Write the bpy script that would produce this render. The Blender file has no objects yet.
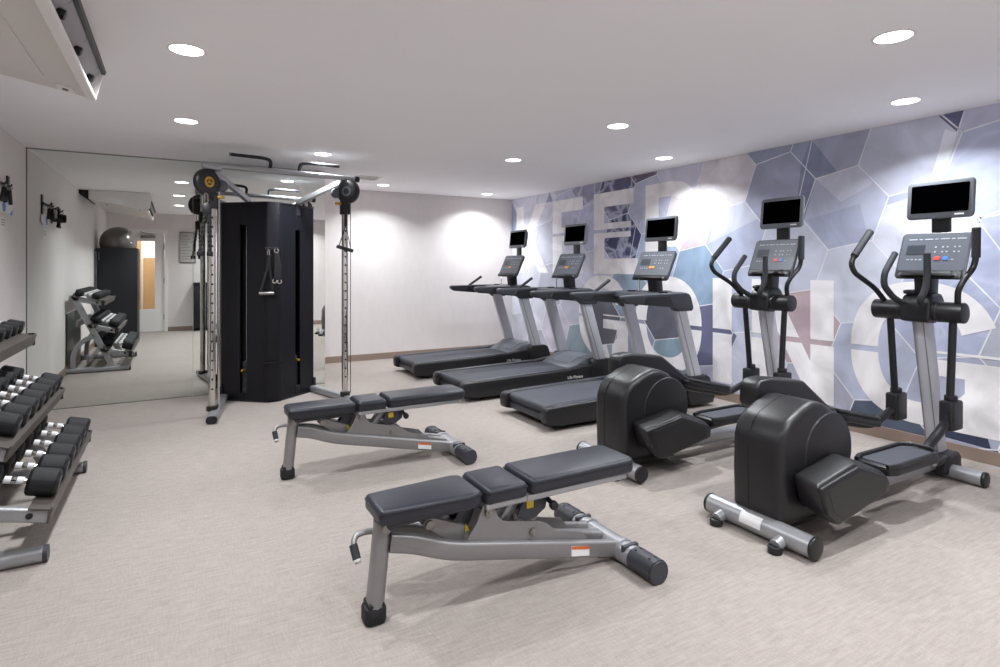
import bpy, bmesh, math, random
from mathutils import Vector, Matrix
random.seed(7)
SC = bpy.context.scene
COL = SC.collection
PI = math.pi
XM, YB, YM, XL, YR, H = 4.817, 8.131, 6.747, -1.197, -0.34, 2.44   # room planes
MXR = 1.497                                                        # right end of the mirrored wall

# ------------------------------------------------------------------ materials
def lin(c):
    c = c / 255.0
    return c / 12.92 if c <= 0.04045 else ((c + 0.055) / 1.055) ** 2.4
def rgb(r, g, b): return (lin(r), lin(g), lin(b), 1.0)
def new_mat(name):
    m = bpy.data.materials.new(name); m.use_nodes = True
    nt = m.node_tree; b = nt.nodes['Principled BSDF']
    return m, nt, b
def N(nt, t, **kw):
    n = nt.nodes.new(t)
    for k, v in kw.items(): setattr(n, k, v)
    return n
def mat(name, col, rough=0.5, metal=0.0, var=0.06, scale=30.0, bump=0.0, bscale=200.0, coat=0.0, spec=0.5, stretch=None):
    m, nt, b = new_mat(name)
    c = rgb(*col)
    tc = N(nt, 'ShaderNodeTexCoord')
    src = tc.outputs['Object']
    if stretch:
        mp = N(nt, 'ShaderNodeMapping'); mp.inputs['Scale'].default_value = stretch
        nt.links.new(src, mp.inputs['Vector']); src = mp.outputs['Vector']
    nz = N(nt, 'ShaderNodeTexNoise'); nz.inputs['Scale'].default_value = scale; nz.inputs['Detail'].default_value = 4
    nt.links.new(src, nz.inputs['Vector'])
    mx = N(nt, 'ShaderNodeMix', data_type='RGBA')
    mx.inputs['A'].default_value = tuple(max(0, x * (1 - var)) for x in c[:3]) + (1,)
    mx.inputs['B'].default_value = tuple(min(1, x * (1 + var)) for x in c[:3]) + (1,)
    nt.links.new(nz.outputs['Fac'], mx.inputs['Factor'])
    nt.links.new(mx.outputs['Result'], b.inputs['Base Color'])
    b.inputs['Roughness'].default_value = rough
    b.inputs['Metallic'].default_value = metal
    b.inputs['Specular IOR Level'].default_value = spec
    if coat: b.inputs['Coat Weight'].default_value = coat
    if bump:
        n2 = N(nt, 'ShaderNodeTexNoise'); n2.inputs['Scale'].default_value = bscale; n2.inputs['Detail'].default_value = 3
        nt.links.new(src, n2.inputs['Vector'])
        bp = N(nt, 'ShaderNodeBump'); bp.inputs['Strength'].default_value = bump; bp.inputs['Distance'].default_value = 0.002
        nt.links.new(n2.outputs['Fac'], bp.inputs['Height']); nt.links.new(bp.outputs['Normal'], b.inputs['Normal'])
    return m
def glow(name, col, strength):
    m, nt, b = new_mat(name)
    b.inputs['Base Color'].default_value = rgb(*col)
    b.inputs['Emission Color'].default_value = rgb(*col)
    b.inputs['Emission Strength'].default_value = strength
    return m

def carpet():
    m, nt, b = new_mat('carpet')
    tc = N(nt, 'ShaderNodeTexCoord')
    def noise(scale3, sc, det=3):
        mp = N(nt, 'ShaderNodeMapping'); mp.inputs['Scale'].default_value = scale3
        nt.links.new(tc.outputs['Object'], mp.inputs['Vector'])
        n = N(nt, 'ShaderNodeTexNoise'); n.inputs['Scale'].default_value = sc; n.inputs['Detail'].default_value = det
        nt.links.new(mp.outputs['Vector'], n.inputs['Vector']); return n.outputs['Fac']
    a = noise((1.8, 12, 1), 6.0, 5)       # long streaks along the room's cross axis
    c = noise((16, 2.0, 1), 9.0, 3)       # crossing fine warp
    d = noise((1, 1, 1), 160, 2)          # yarn
    e = noise((1, 1, 1), 1.1, 2)          # big soft traffic tone
    def mad(x, w, add):
        q = N(nt, 'ShaderNodeMath', operation='MULTIPLY_ADD'); nt.links.new(x, q.inputs[0]); q.inputs[1].default_value = w
        if isinstance(add, float): q.inputs[2].default_value = add
        else: nt.links.new(add, q.inputs[2])
        return q.outputs[0]
    s = mad(e, 0.25, mad(d, 0.6, mad(c, 0.55, mad(a, 0.85, -0.65))))
    r = N(nt, 'ShaderNodeValToRGB')
    r.color_ramp.elements[0].position = 0.12; r.color_ramp.elements[0].color = rgb(141, 133, 128)
    r.color_ramp.elements[1].position = 0.88; r.color_ramp.elements[1].color = rgb(172, 163, 157)
    nt.links.new(s, r.inputs['Fac']); nt.links.new(r.outputs['Color'], b.inputs['Base Color'])
    b.inputs['Roughness'].default_value = 0.95; b.inputs['Specular IOR Level'].default_value = 0.1
    bp = N(nt, 'ShaderNodeBump'); bp.inputs['Strength'].default_value = 0.5; bp.inputs['Distance'].default_value = 0.003
    nt.links.new(s, bp.inputs['Height']); nt.links.new(bp.outputs['Normal'], b.inputs['Normal'])
    return m
def mural_mat(name, veins):
    """Printed wallpaper: colour of each printed shape comes from the mesh, with a cloudy / veined print on top."""
    m, nt, b = new_mat(name)
    at = N(nt, 'ShaderNodeAttribute', attribute_name='print_color')
    tc = N(nt, 'ShaderNodeTexCoord')
    n1 = N(nt, 'ShaderNodeTexNoise'); n1.inputs['Scale'].default_value = 2.6; n1.inputs['Detail'].default_value = 7; n1.inputs['Distortion'].default_value = 1.2
    nt.links.new(tc.outputs['Object'], n1.inputs['Vector'])
    mr = N(nt, 'ShaderNodeMapRange'); mr.inputs['From Min'].default_value = 0.3; mr.inputs['From Max'].default_value = 0.7
    mr.inputs['To Min'].default_value = 0.82; mr.inputs['To Max'].default_value = 1.17
    nt.links.new(n1.outputs['Fac'], mr.inputs['Value'])
    sc = N(nt, 'ShaderNodeVectorMath', operation='SCALE')
    nt.links.new(at.outputs['Color'], sc.inputs[0]); nt.links.new(mr.outputs['Result'], sc.inputs['Scale'])
    out = sc.outputs['Vector']
    if veins:
        nd = N(nt, 'ShaderNodeTexNoise'); nd.inputs['Scale'].default_value = 3.0; nd.inputs['Detail'].default_value = 5
        nt.links.new(tc.outputs['Object'], nd.inputs['Vector'])
        mx0 = N(nt, 'ShaderNodeMix', data_type='RGBA'); mx0.inputs['Factor'].default_value = 0.28
        nt.links.new(tc.outputs['Object'], mx0.inputs['A']); nt.links.new(nd.outputs['Color'], mx0.inputs['B'])
        vo = N(nt, 'ShaderNodeTexVoronoi', feature='DISTANCE_TO_EDGE'); vo.inputs['Scale'].default_value = 5.0
        nt.links.new(mx0.outputs['Result'], vo.inputs['Vector'])
        m2 = N(nt, 'ShaderNodeMapRange'); m2.inputs['From Min'].default_value = 0.0; m2.inputs['From Max'].default_value = 0.11
        m2.inputs['To Min'].default_value = veins; m2.inputs['To Max'].default_value = 0.0
        nt.links.new(vo.outputs['Distance'], m2.inputs['Value'])
        mx = N(nt, 'ShaderNodeMix', data_type='RGBA'); mx.inputs['B'].default_value = rgb(205, 208, 232)
        nt.links.new(m2.outputs['Result'], mx.inputs['Factor']); nt.links.new(out, mx.inputs['A']); out = mx.outputs['Result']
    nt.links.new(out, b.inputs['Base Color'])
    b.inputs['Roughness'].default_value = 0.55; b.inputs['Specular IOR Level'].default_value = 0.3
    return m

M = dict(
    carpet=carpet(),
    wall=mat('wallcovering', (224, 219, 218), 0.8, var=0.05, scale=14, bump=0.12, bscale=120, spec=0.2, stretch=(1, 1, 0.35)),
    wall_l=mat('painted_wall', (232, 227, 225), 0.8, var=0.03, scale=6, bump=0.08, bscale=150, spec=0.2),
    wall_r=mat('rear_wall_paint', (222, 216, 214), 0.8, var=0.03, scale=6, spec=0.2),
    ceil=mat('ceiling_paint', (248, 247, 249), 0.9, var=0.012, scale=3, spec=0.1),
    base=mat('taupe_baseboard', (146, 128, 116), 0.5, var=0.05, scale=12, stretch=(1, 1, 6)),
    trim=mat('white_trim', (232, 230, 228), 0.5, var=0.02),
    black=mat('black_plastic', (25, 25, 28), 0.42, var=0.1, scale=40, bump=0.05, bscale=500),
    black2=mat('satin_black_shroud', (25, 24, 27), 0.4, var=0.08, scale=6, bump=0.04, bscale=600),
    tower=mat('dark_painted_steel', (18, 18, 25), 0.42, var=0.06, scale=3, spec=0.3),
    dgrey=mat('dark_grey_plastic', (52, 54, 61), 0.45, var=0.06, scale=40),
    mgrey=mat('console_grey', (92, 95, 102), 0.45, var=0.05, scale=40),
    bezel=mat('screen_bezel_grey', (104, 108, 116), 0.4, var=0.04, scale=40),
    rubber=mat('black_rubber', (22, 22, 26), 0.7, var=0.12, scale=80, bump=0.15, bscale=300),
    grip=mat('foam_grip', (44, 45, 50), 0.75, var=0.1, scale=120, bump=0.2, bscale=400),
    vinyl=mat('black_vinyl', (38, 40, 50), 0.4, var=0.08, scale=25, bump=0.1, bscale=260),
    silver=mat('silver_powder_coat', (166, 167, 171), 0.36, 0.55, var=0.05, scale=60),
    grey=mat('grey_powder_coat', (142, 140, 141), 0.42, 0.45, var=0.05, scale=60),
    lgrey=mat('light_grey_upright', (192, 193, 200), 0.42, 0.3, var=0.04, scale=20, stretch=(1, 1, 0.2)),
    chrome=mat('chrome', (205, 203, 200), 0.12, 1.0, var=0.03, scale=10),
    steel=mat('brushed_steel', (150, 146, 142), 0.3, 0.9, var=0.08, scale=20),
    rail=mat('brown_grey_steel_rail', (92, 86, 82), 0.45, 0.4, var=0.06, scale=25),
    belt=mat('treadmill_belt', (60, 62, 70), 0.62, var=0.1, scale=90, bump=0.1, bscale=500),
    screen=mat('black_screen_glass', (1, 1, 2), 0.5, var=0.02, scale=3, spec=0.0),
    face=mat('console_membrane', (86, 90, 99), 0.4, var=0.06, scale=15),
    lcd=mat('lcd_window', (54, 58, 66), 0.3, var=0.05),
    gold=mat('gold_knob', (205, 160, 60), 0.3, 0.8, var=0.05),
    yellow=mat('yellow_label', (214, 186, 40), 0.5, var=0.04),
    orange=mat('orange_label', (206, 104, 52), 0.5, var=0.04),
    red=mat('red_key', (222, 70, 62), 0.4, var=0.04), green=mat('green_key', (84, 170, 90), 0.4, var=0.04),
    blue=mat('blue_key', (66, 120, 205), 0.4, var=0.04), amber=mat('amber_key', (226, 150, 60), 0.4, var=0.04),
    legend=mat('grey_legend_print', (168, 172, 180), 0.5, var=0.02),
    white=mat('white_print', (232, 232, 234), 0.5, var=0.02),
    acw=mat('air_conditioner_white', (214, 209, 205), 0.45, var=0.02, scale=5),
    flap=mat('air_outlet_flap_grey', (160, 156, 160), 0.5, var=0.04),
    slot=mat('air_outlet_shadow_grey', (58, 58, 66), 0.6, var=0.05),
    wood=mat('oak_veneer', (176, 142, 98), 0.5, var=0.2, scale=5, stretch=(6, 6, 0.5)),
    ball=mat('grey_exercise_ball', (104, 98, 97), 0.25, var=0.05, scale=5, coat=0.3),
    tin=mat('grey_wall_panel', (104, 108, 102), 0.3, 0.3, var=0.15, scale=5, stretch=(8, 8, 0.6)),
    mural=mural_mat('mural_print', 0.0), marble=mural_mat('mural_marble_print', 0.75), web=mural_mat('mural_web_print', 0.55),
    lens=glow('downlight_lens', (255, 252, 248), 9.0),
    blackpaint=mat('black_cabinet_paint', (24, 26, 34), 0.5, var=0.06, scale=8),
    poster=mat('notice_print', (176, 172, 168), 0.6, var=0.08, scale=12),
    rope=mat('black_rope', (30, 30, 32), 0.85, var=0.25, scale=60, bump=0.4, bscale=140),
)
def mirror_mat():
    m, nt, b = new_mat('silvered_mirror')
    b.inputs['Base Color'].default_value = rgb(234, 238, 235); b.inputs['Metallic'].default_value = 1.0; b.inputs['Roughness'].default_value = 0.0
    return m
def glass_mat():
    m, nt, b = new_mat('door_glass')
    b.inputs['Base Color'].default_value = (1, 1, 1, 1); b.inputs['Transmission Weight'].default_value = 1.0
    b.inputs['Roughness'].default_value = 0.0; b.inputs['IOR'].default_value = 1.1
    return m
M['mirror'] = mirror_mat(); M['glass'] = glass_mat()

# ------------------------------------------------------------------ geometry helpers (each returns a bmesh)
def _bevel(bm, w, seg, ang=0.6):
    if w <= 0: return bm
    es = [e for e in bm.edges if len(e.link_faces) == 2 and e.calc_face_angle(0) > ang]
    if es:
        bmesh.ops.bevel(bm, geom=es, offset=w, segments=seg, profile=0.5, affect='EDGES', clamp_overlap=True)
    return bm
def box(x0, x1, y0, y1, z0, z1, bev=0.0, seg=2):
    bm = bmesh.new()
    bmesh.ops.create_cube(bm, size=1.0)
    for v in bm.verts:
        v.co = Vector(((x0 + x1) / 2 + v.co.x * (x1 - x0), (y0 + y1) / 2 + v.co.y * (y1 - y0), (z0 + z1) / 2 + v.co.z * (z1 - z0)))
    return _bevel(bm, bev, seg)
def prism(poly, axis, a0, a1, bev=0.0, seg=2, inset1=None):
    """extrude a 2-D outline; axis x: (y,z), y: (x,z), z: (x,y).  inset1: other outline at a1"""
    bm = bmesh.new()
    def P(u, v, a): return Vector((a, u, v)) if axis == 'x' else Vector((u, a, v)) if axis == 'y' else Vector((u, v, a))
    p1 = inset1 or poly
    lo = [bm.verts.new(P(u, v, a0)) for u, v in poly]; hi = [bm.verts.new(P(u, v, a1)) for u, v in p1]
    n = len(poly)
    bm.faces.new(lo); bm.faces.new(hi)
    for i in range(n): bm.faces.new((lo[i], lo[(i + 1) % n], hi[(i + 1) % n], hi[i]))
    bmesh.ops.recalc_face_normals(bm, faces=bm.faces[:])
    return _bevel(bm, bev, seg, 0.35)
def fillet(pts, rad, n=5):
    pts = [Vector(p) for p in pts]; out = [pts[0]]
    for i in range(1, len(pts) - 1):
        a, b, c = pts[i - 1], pts[i], pts[i + 1]
        d0, d1 = (a - b), (c - b); r = min(rad, d0.length * 0.45, d1.length * 0.45)
        p0, p1 = b + d0.normalized() * r, b + d1.normalized() * r
        for k in range(n + 1):
            t = k / n; out.append(p0 * (1 - t) ** 2 + b * 2 * t * (1 - t) + p1 * t * t)
    out.append(pts[-1]); return out
def tube(pts, r, n=12, sq=None, up=(0, 0, 1), rad=0.0, r1=None, rc=0.2):
    """sweep a circle (or a rounded rectangle sq=(w,h): w sideways, h along up)"""
    pts = fillet(pts, rad) if rad > 0 else [Vector(p) for p in pts]
    bm = bmesh.new(); rings = []
    up = Vector(up)
    L = len(pts)
    if sq:
        w, h = sq[0] / 2, sq[1] / 2; q = min(w, h) * rc * 2 if rc < 0.5 else min(w, h)
        prof = []
        for sx, sy, a0 in ((1, 1, 0), (-1, 1, 90), (-1, -1, 180), (1, -1, 270)):
            for k in range(4):
                a = math.radians(a0 + 30 * k); prof.append((sx * (w - q) + q * math.cos(a), sy * (h - q) + q * math.sin(a)))
    for i, p in enumerate(pts):
        t = (pts[min(i + 1, L - 1)] - pts[max(i - 1, 0)]).normalized()
        s = t.cross(up)
        if s.length < 0.05: s = t.cross(Vector((0.3, 1, 0.1)))
        s.normalize(); u = s.cross(t).normalized(); up = u
        rr = r if r1 is None else r + (r1 - r) * i / (L - 1)
        pr_ = prof if sq else [(rr * math.cos(2 * PI * k / n), rr * math.sin(2 * PI * k / n)) for k in range(n)]
        rings.append([bm.verts.new(p + s * a + u * b) for a, b in pr_])
    m = len(rings[0])
    for i in range(L - 1):
        for k in range(m): bm.faces.new((rings[i][k], rings[i][(k + 1) % m], rings[i + 1][(k + 1) % m], rings[i + 1][k]))
    bm.faces.new(rings[0]); bm.faces.new(rings[-1])
    bmesh.ops.recalc_face_normals(bm, faces=bm.faces[:])
    return bm
def cyl(p0, p1, r, n=24, bev=0.0, r1=None):
    bm = tube([p0, p1], r, n, r1=r1)
    return _bevel(bm, bev, 2, 1.0)
def lathe(prof, center=(0, 0, 0), axis=(0, 0, 1), n=32):
    bm = bmesh.new(); ax = Vector(axis).normalized()
    s = ax.cross(Vector((0, 0, 1)))
    if s.length < 0.05: s = Vector((1, 0, 0))
    s.normalize(); u = ax.cross(s); c = Vector(center)
    rings = []
    for r, h in prof:
        if r < 1e-6: rings.append([bm.verts.new(c + ax * h)])
        else: rings.append([bm.verts.new(c + ax * h + (s * math.cos(2 * PI * k / n) + u * math.sin(2 * PI * k / n)) * r) for k in range(n)])
    for a, b in zip(rings, rings[1:]):
        for k in range(n):
            k2 = (k + 1) % n
            if len(a) == 1 and len(b) == 1: continue
            if len(a) == 1: bm.faces.new((a[0], b[k], b[k2]))
            elif len(b) == 1: bm.faces.new((a[k], a[k2], b[0]))
            else: bm.faces.new((a[k], a[k2], b[k2], b[k]))
    bmesh.ops.recalc_face_normals(bm, faces=bm.faces[:])
    return bm
def rounded(x0, x1, y0, y1, r, n=5):
    out = []
    for cx, cy, a0 in ((x1 - r, y1 - r, 0), (x0 + r, y1 - r, 90), (x0 + r, y0 + r, 180), (x1 - r, y0 + r, 270)):
        for k in range(n + 1):
            a = math.radians(a0 + 90 * k / n); out.append((cx + r * math.cos(a), cy + r * math.sin(a)))
    return out
def xform(bm, m):
    bm.transform(m); return bm
def at(bm, loc=(0, 0, 0), rx=0, ry=0, rz=0):
    bm.transform(Matrix.Translation(Vector(loc)) @ Matrix.Rotation(rz, 4, 'Z') @ Matrix.Rotation(ry, 4, 'Y') @ Matrix.Rotation(rx, 4, 'X')); return bm

OFF = [Vector((0, 0, 0))]
def obj(name, prims, material, parent=None, kind=None, label=None, smooth=True, ang=38):
    if not isinstance(prims, (list, tuple)): prims = [prims]
    me = bpy.data.meshes.new(name); fin = bmesh.new()
    for b in prims:
        t = bpy.data.meshes.new('t'); b.to_mesh(t); b.free(); fin.from_mesh(t); bpy.data.meshes.remove(t)
    if parent is not None and OFF[0].length > 0: bmesh.ops.translate(fin, verts=fin.verts[:], vec=-OFF[0])
    fin.to_mesh(me); fin.free()
    if smooth:
        me.shade_smooth(); me.set_sharp_from_angle(angle=math.radians(ang))
    me.materials.append(material if not isinstance(material, str) else M[material])
    o = bpy.data.objects.new(name, me); COL.objects.link(o)
    if parent is not None: o.parent = parent
    if kind: o['kind'] = kind
    if label: o['label'] = label
    return o
def thing(name, label, cat, loc=(0, 0, 0), rz=0.0, group=None):
    o = bpy.data.objects.new(name, None); COL.objects.link(o); o.empty_display_size = 0.1
    o.location = loc; o.rotation_euler = (0, 0, rz)
    o['label'] = label; o['category'] = cat
    if group: o['group'] = group
    return o
def tag(o, label, cat, group=None):
    o['label'] = label; o['category'] = cat
    if group: o['group'] = group
    return o
def struct(name, prims, m, smooth=False): return obj(name, prims, m, kind='structure', smooth=smooth)
def copy_tree(o, parent=None):
    c = o.copy(); COL.objects.link(c)
    if parent is not None: c.parent = parent
    for ch in list(o.children): copy_tree(ch, c)
    return c
def lettering(text, size, m, parent, loc, rot, name='lettering', align='CENTER'):
    cu = bpy.data.curves.new(name, 'FONT'); cu.body = text; cu.size = size; cu.extrude = 0.0006; cu.align_x = align; cu.align_y = 'CENTER'
    tmp = bpy.data.objects.new(name, cu); COL.objects.link(tmp); bpy.context.view_layer.update()
    me = bpy.data.meshes.new_from_object(tmp.evaluated_get(bpy.context.evaluated_depsgraph_get())); bpy.data.objects.remove(tmp); bpy.data.curves.remove(cu)
    me.materials.clear(); me.materials.append(M[m]); o = bpy.data.objects.new(name, me); COL.objects.link(o)
    o.parent = parent; o.location = loc; o.rotation_euler = rot; return o

# ------------------------------------------------------------------ room shell
T = 0.12
struct('floor', box(XL - T, XM + T, YR - 2.2, YB + T, -0.12, 0.0), 'carpet')
struct('ceiling', box(XL - T, XM + T, YR - 2.2, YB + T, H, H + 0.12), 'ceil')
struct('wall_left', box(XL - T, XL, YR - T, YM + 0.1, 0, H), 'wall_l')
struct('wall_mirror_side', box(XL, MXR, YM + 0.012, YB + T, 0, H), 'wall')
struct('wall_back', box(MXR, XM + T, YB, YB + T, 0, H), 'wall')
struct('wall_right', box(XM, XM + T, YR - T, YB, 0, H), 'wall')
DX0, DX1, DZ = -1.02, -0.20, 2.05                                   # rear door opening
struct('wall_rear', [box(XL, DX0 - 0.05, YR - T, YR, 0, H), box(DX1 + 0.05, XM, YR - T, YR, 0, H), box(DX0 - 0.05, DX1 + 0.05, YR - T, YR, DZ + 0.05, H)], 'wall_r')
struct('baseboard_back', box(MXR, XM, YB - 0.014, YB, 0, 0.09, 0.003), 'base')
struct('baseboard_right', box(XM - 0.014, XM, YR, YB - 0.014, 0, 0.09, 0.003), 'base')
struct('baseboard_left', box(XL, XL + 0.014, YR + 0.02, YM, 0, 0.09, 0.003), 'base')
struct('baseboard_rear', box(DX1 + 0.06, XM - 0.014, YR, YR + 0.014, 0, 0.09, 0.003), 'base')
struct('trim_1', [box(DX0 - 0.06, DX0, YR - T, YR + 0.018, 0, DZ), box(DX1, DX1 + 0.06, YR - T, YR + 0.018, 0, DZ), box(DX0 - 0.06, DX1 + 0.06, YR - T, YR + 0.018, DZ, DZ + 0.06)], 'trim')
door = struct('door_1', [box(DX0 + 0.005, -0.80, YR - 0.06, YR - 0.015, 0.01, DZ - 0.005), box(-0.37, DX1 - 0.005, YR - 0.06, YR - 0.015, 0.01, DZ - 0.005),
                         box(-0.80, -0.37, YR - 0.06, YR - 0.015, 0.01, 0.47), box(-0.80, -0.37, YR - 0.06, YR - 0.015, 1.87, DZ - 0.005)], 'trim')
obj('glass_panel', box(-0.80, -0.37, YR - 0.042, YR - 0.034, 0.47, 1.87), 'glass', door)
obj('door_closer', [box(-0.62, -0.36, YR - 0.015, YR + 0.03, 1.93, 1.985, 0.006), tube([(-0.40, YR + 0.02, 2.0), (-0.55, YR + 0.10, 2.03), (-0.62, YR + 0.02, 2.06)], 0.009)], 'steel', door)
obj('hinge', [box(DX1 - 0.012, DX1 + 0.006, YR - 0.02, YR + 0.006, z, z + 0.11) for z in (0.25, 1.0, 1.7)], 'dgrey', door)
obj('door_handle', [cyl((-0.95, YR - 0.015, 1.0), (-0.95, YR + 0.04, 1.0), 0.012), tube([(-0.95, YR + 0.04, 1.0), (-0.84, YR + 0.04, 1.0)], 0.011)], 'steel', door)
# corridor beyond the door
struct('wall_corridor', [box(XL - T, 0.9, YR - 2.2, YR - 2.1, 0, H), box(XL - T - 0.1, XL - T, YR - 2.2, YR - T, 0, H), box(0.9, 1.0, YR - 2.2, YR - T, 0, H)], 'wall')
struct('door_2', [box(-0.66, 0.02, YR - 2.1, YR - 2.07, 0.01, 1.55), box(-1.19, -0.70, YR - 2.1, YR - 2.07, 0.01, 1.95)], 'wood')

# mirrors: two tall sheets
for i, (a, b, lab) in enumerate(((XL + 0.008, 0.156, 'frameless wall mirror sheet reaching the corner beside the dumbbell rack'),
                                 (0.160, MXR, 'frameless wall mirror sheet behind the black cable machine'))):
    t = thing('wall_mirror', lab, 'mirror', ((a + b) / 2, YM, 0), 0, 'mirror sheets on the back wall'); OFF[0] = Vector(((a + b) / 2, YM, 0))
    obj('mirror_glass', box(a, b, YM, YM + 0.008, 0.006, H - 0.012), 'mirror', t, smooth=False)
    obj('edge_channel', box(a, b, YM - 0.002, YM + 0.010, H - 0.013, H - 0.007), 'steel', t, smooth=False)
    obj('edge_channel', box(a, b, YM - 0.003, YM + 0.010, 0.0, 0.008), 'steel', t, smooth=False)
    OFF[0] = Vector((0, 0, 0))
struct('trim_2', box(XL, XL + 0.008, YM - 0.003, YM + 0.010, 0, H), 'tin')

# ------------------------------------------------------------------ mural on the right wall
U0 = XM + 3.3                                                        # u = U0 - Y runs to the right along the wall
def clip(poly, f):                                                   # Sutherland-Hodgman against f(p) >= 0
    out = []
    for i in range(len(poly)):
        a, b = poly[i], poly[(i + 1) % len(poly)]; fa, fb = f(a), f(b)
        if fa >= 0: out.append(a)
        if fa * fb < 0:
            t = fa / (fa - fb); out.append((a[0] + (b[0] - a[0]) * t, a[1] + (b[1] - a[1]) * t))
    return out
UA, UB, ZA, ZB = U0 - YB + 0.001, U0 - YR - 0.01, 0.091, H - 0.001
def clip_wall(p):
    for f in (lambda q: q[0] - UA, lambda q: UB - q[0], lambda q: q[1] - ZA, lambda q: ZB - q[1]):
        p = clip(p, f)
        if len(p) < 3: return []
    return p
def sheet(name, polys, d, material, parent):
    """flat printed shapes on the wall: polys = [(outline in (u,z), colour)]"""
    me = bpy.data.meshes.new(name); bm = bmesh.new(); cols = []
    lay = bm.loops.layers.float_color.new('print_color')
    for p, c in polys:
        p = clip_wall(p)
        if sum(c) > 372: c = tuple(255 * (q / 255) ** 0.76 for q in c)
        if len(p) < 3: continue
        try: f = bm.faces.new([bm.verts.new((-d, -(u), z)) for u, z in p])
        except ValueError: continue
        for l in f.loops: l[lay] = rgb(*c)
    bm.normal_update()
    for f in bm.faces:
        if f.normal.x > 0: f.normal_flip()
    bm.to_mesh(me); bm.free(); me.materials.append(M[material])
    o = bpy.data.objects.new(name, me); COL.objects.link(o); o.parent = parent; return o
mural = thing('wall_mural', 'printed grey blue hexagon wall mural with huge white words KEEP GOING', 'mural', (XM, U0, 0))
HEXC = {(0, 0): (150, 155, 182), (-1, 1): (212, 206, 213), (-1, 0): (166, 173, 203), (-2, 0): (124, 148, 178), (-2, 1): (222, 210, 214), (-2, 2): (196, 196, 216),
        (1, -1): (176, 182, 208), (1, 0): (158, 163, 188), (2, -1): (190, 195, 217), (2, -2): (206, 209, 227), (1, -2): (198, 203, 222), (0, -1): (190, 195, 216),
        (3, -2): (168, 176, 206), (3, -3): (158, 166, 198), (2, -3): (160, 168, 200), (1, -3): (174, 181, 208), (0, -2): (172, 148, 156), (-1, -1): (172, 180, 210),
        (-1, -2): (190, 194, 214), (-2, -1): (112, 112, 142), (-3, 0): (104, 104, 118), (-3, -1): (118, 142, 160), (-3, 1): (158, 176, 206), (-3, 2): (178, 182, 208),
        (-4, 2): (66, 70, 108), (-4, 3): (98, 96, 124), (-4, 1): (124, 144, 166), (-5, 1): (110, 110, 120), (-4, 0): (126, 130, 156), (-5, 2): (196, 197, 220),
        (-5, 3): (176, 180, 212), (-5, 4): (134, 134, 160), (-6, 3): (200, 202, 224), (-6, 4): (172, 175, 202), (-3, 3): (112, 98, 120), (2, -4): (160, 165, 192),
        (1, -4): (92, 102, 122), (2, -5): (92, 102, 124), (0, -3): (160, 160, 182), (-9, 6): (146, 160, 190), (-8, 6): (205, 207, 226), (0, 1): (140, 150, 178),
        (-2, -2): (176, 176, 204), (-1, -3): (170, 175, 198), (3, -1): (176, 178, 204), (-5, 0): (140, 150, 168), (-6, 1): (128, 146, 160), (-7, 2): (196, 190, 208), (-6, 2): (186, 186, 208)}
VEIN = {(-4, 2): 'marble', (-4, 3): 'marble', (-3, 3): 'marble', (-5, 4): 'marble', (3, -2): 'web', (3, -3): 'web', (2, -3): 'web', (-6, 4): 'web', (-3, 2): 'web', (3, -1): 'web', (-5, 3): 'web'}
SIDE = 0.36; A0 = 10.0
groups = {'mural': [], 'marble': [], 'web': []}; edges = {}
for i in range(-16, 20):
    for j in range(-16, 16):
        cu, cz = 4.777 + i * 0.478 + j * -0.108, 2.037 + i * 0.401 + j * 0.614
        if not (-0.6 < cu < 9.0 and -0.6 < cz < 3.1): continue
        vs = [(cu + SIDE * math.cos(math.radians(A0 + 60 * k)), cz + SIDE * math.sin(math.radians(A0 + 60 * k))) for k in range(6)]
        rnd = random.Random(i * 57 + j * 131); g = rnd.choice((168, 182, 196, 206))
        c = HEXC.get((i, j), (g, g + 3, min(235, g + 20)))
        groups[VEIN.get((i, j), 'mural')].append((vs, c))
        for k in range(3): edges[(i, j, k)] = (vs[k], vs[k + 1])
for k, v in groups.items():
    sheet({'mural': 'hexagon_print', 'marble': 'marble_print', 'web': 'web_pattern'}[k], v, 0.0015, k, mural)
def strip(a, b, w):
    dx, dz = b[0] - a[0], b[1] - a[1]; l = math.hypot(dx, dz) or 1; nx, nz = -dz / l * w / 2, dx / l * w / 2
    return [(a[0] + nx, a[1] + nz), (b[0] + nx, b[1] + nz), (b[0] - nx, b[1] - nz), (a[0] - nx, a[1] - nz)]
over = [([(5.13, 2.10), (5.03, 1.76), (4.95, 1.84), (5.0, 2.25)], (116, 124, 154)), ([(4.9, 2.375), (4.93, 2.44), (5.08, 2.44), (5.0, 2.25)], (140, 152, 178)),
        ([(5.0, 2.25), (5.08, 2.44), (5.13, 2.40), (5.32, 2.13), (5.13, 2.10)], (120, 130, 160)),
        ([(6.17, 2.287), (6.08, 2.0), (6.0, 1.98), (6.09, 2.33)], (222, 226, 240)), ([(6.05, 2.434), (6.17, 2.287), (6.21, 2.44)], (110, 112, 142)),
        ([(4.44, 1.97), (4.57, 1.80), (3.98, 1.58), (4.09, 1.93)], (192, 196, 218)), ([(5.13, 2.1), (5.48, 2.164), (5.60, 2.0), (5.35, 1.88)], (200, 204, 224)),
        ([(3.61, 1.52), (3.98, 1.577), (3.88, 1.78), (3.66, 1.70)], (196, 176, 188)), ([(5.24, 1.49), (5.57, 1.56), (5.50, 1.85), (5.05, 1.75)], (158, 165, 194)),
        ([(5.69, 1.884), (6.05, 1.95), (6.03, 1.90), (5.70, 1.82)], (160, 168, 196)), ([(6.05, 0.12), (6.27, 0.42), (6.36, 0.10)], (62, 68, 92)),
        ([(4.28, 0.70), (4.33, 0.66), (4.25, 0.50)], (108, 112, 142)), ([(0.98, 2.30), (1.08, 2.44), (1.16, 2.30)], (128, 130, 158))]
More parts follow.
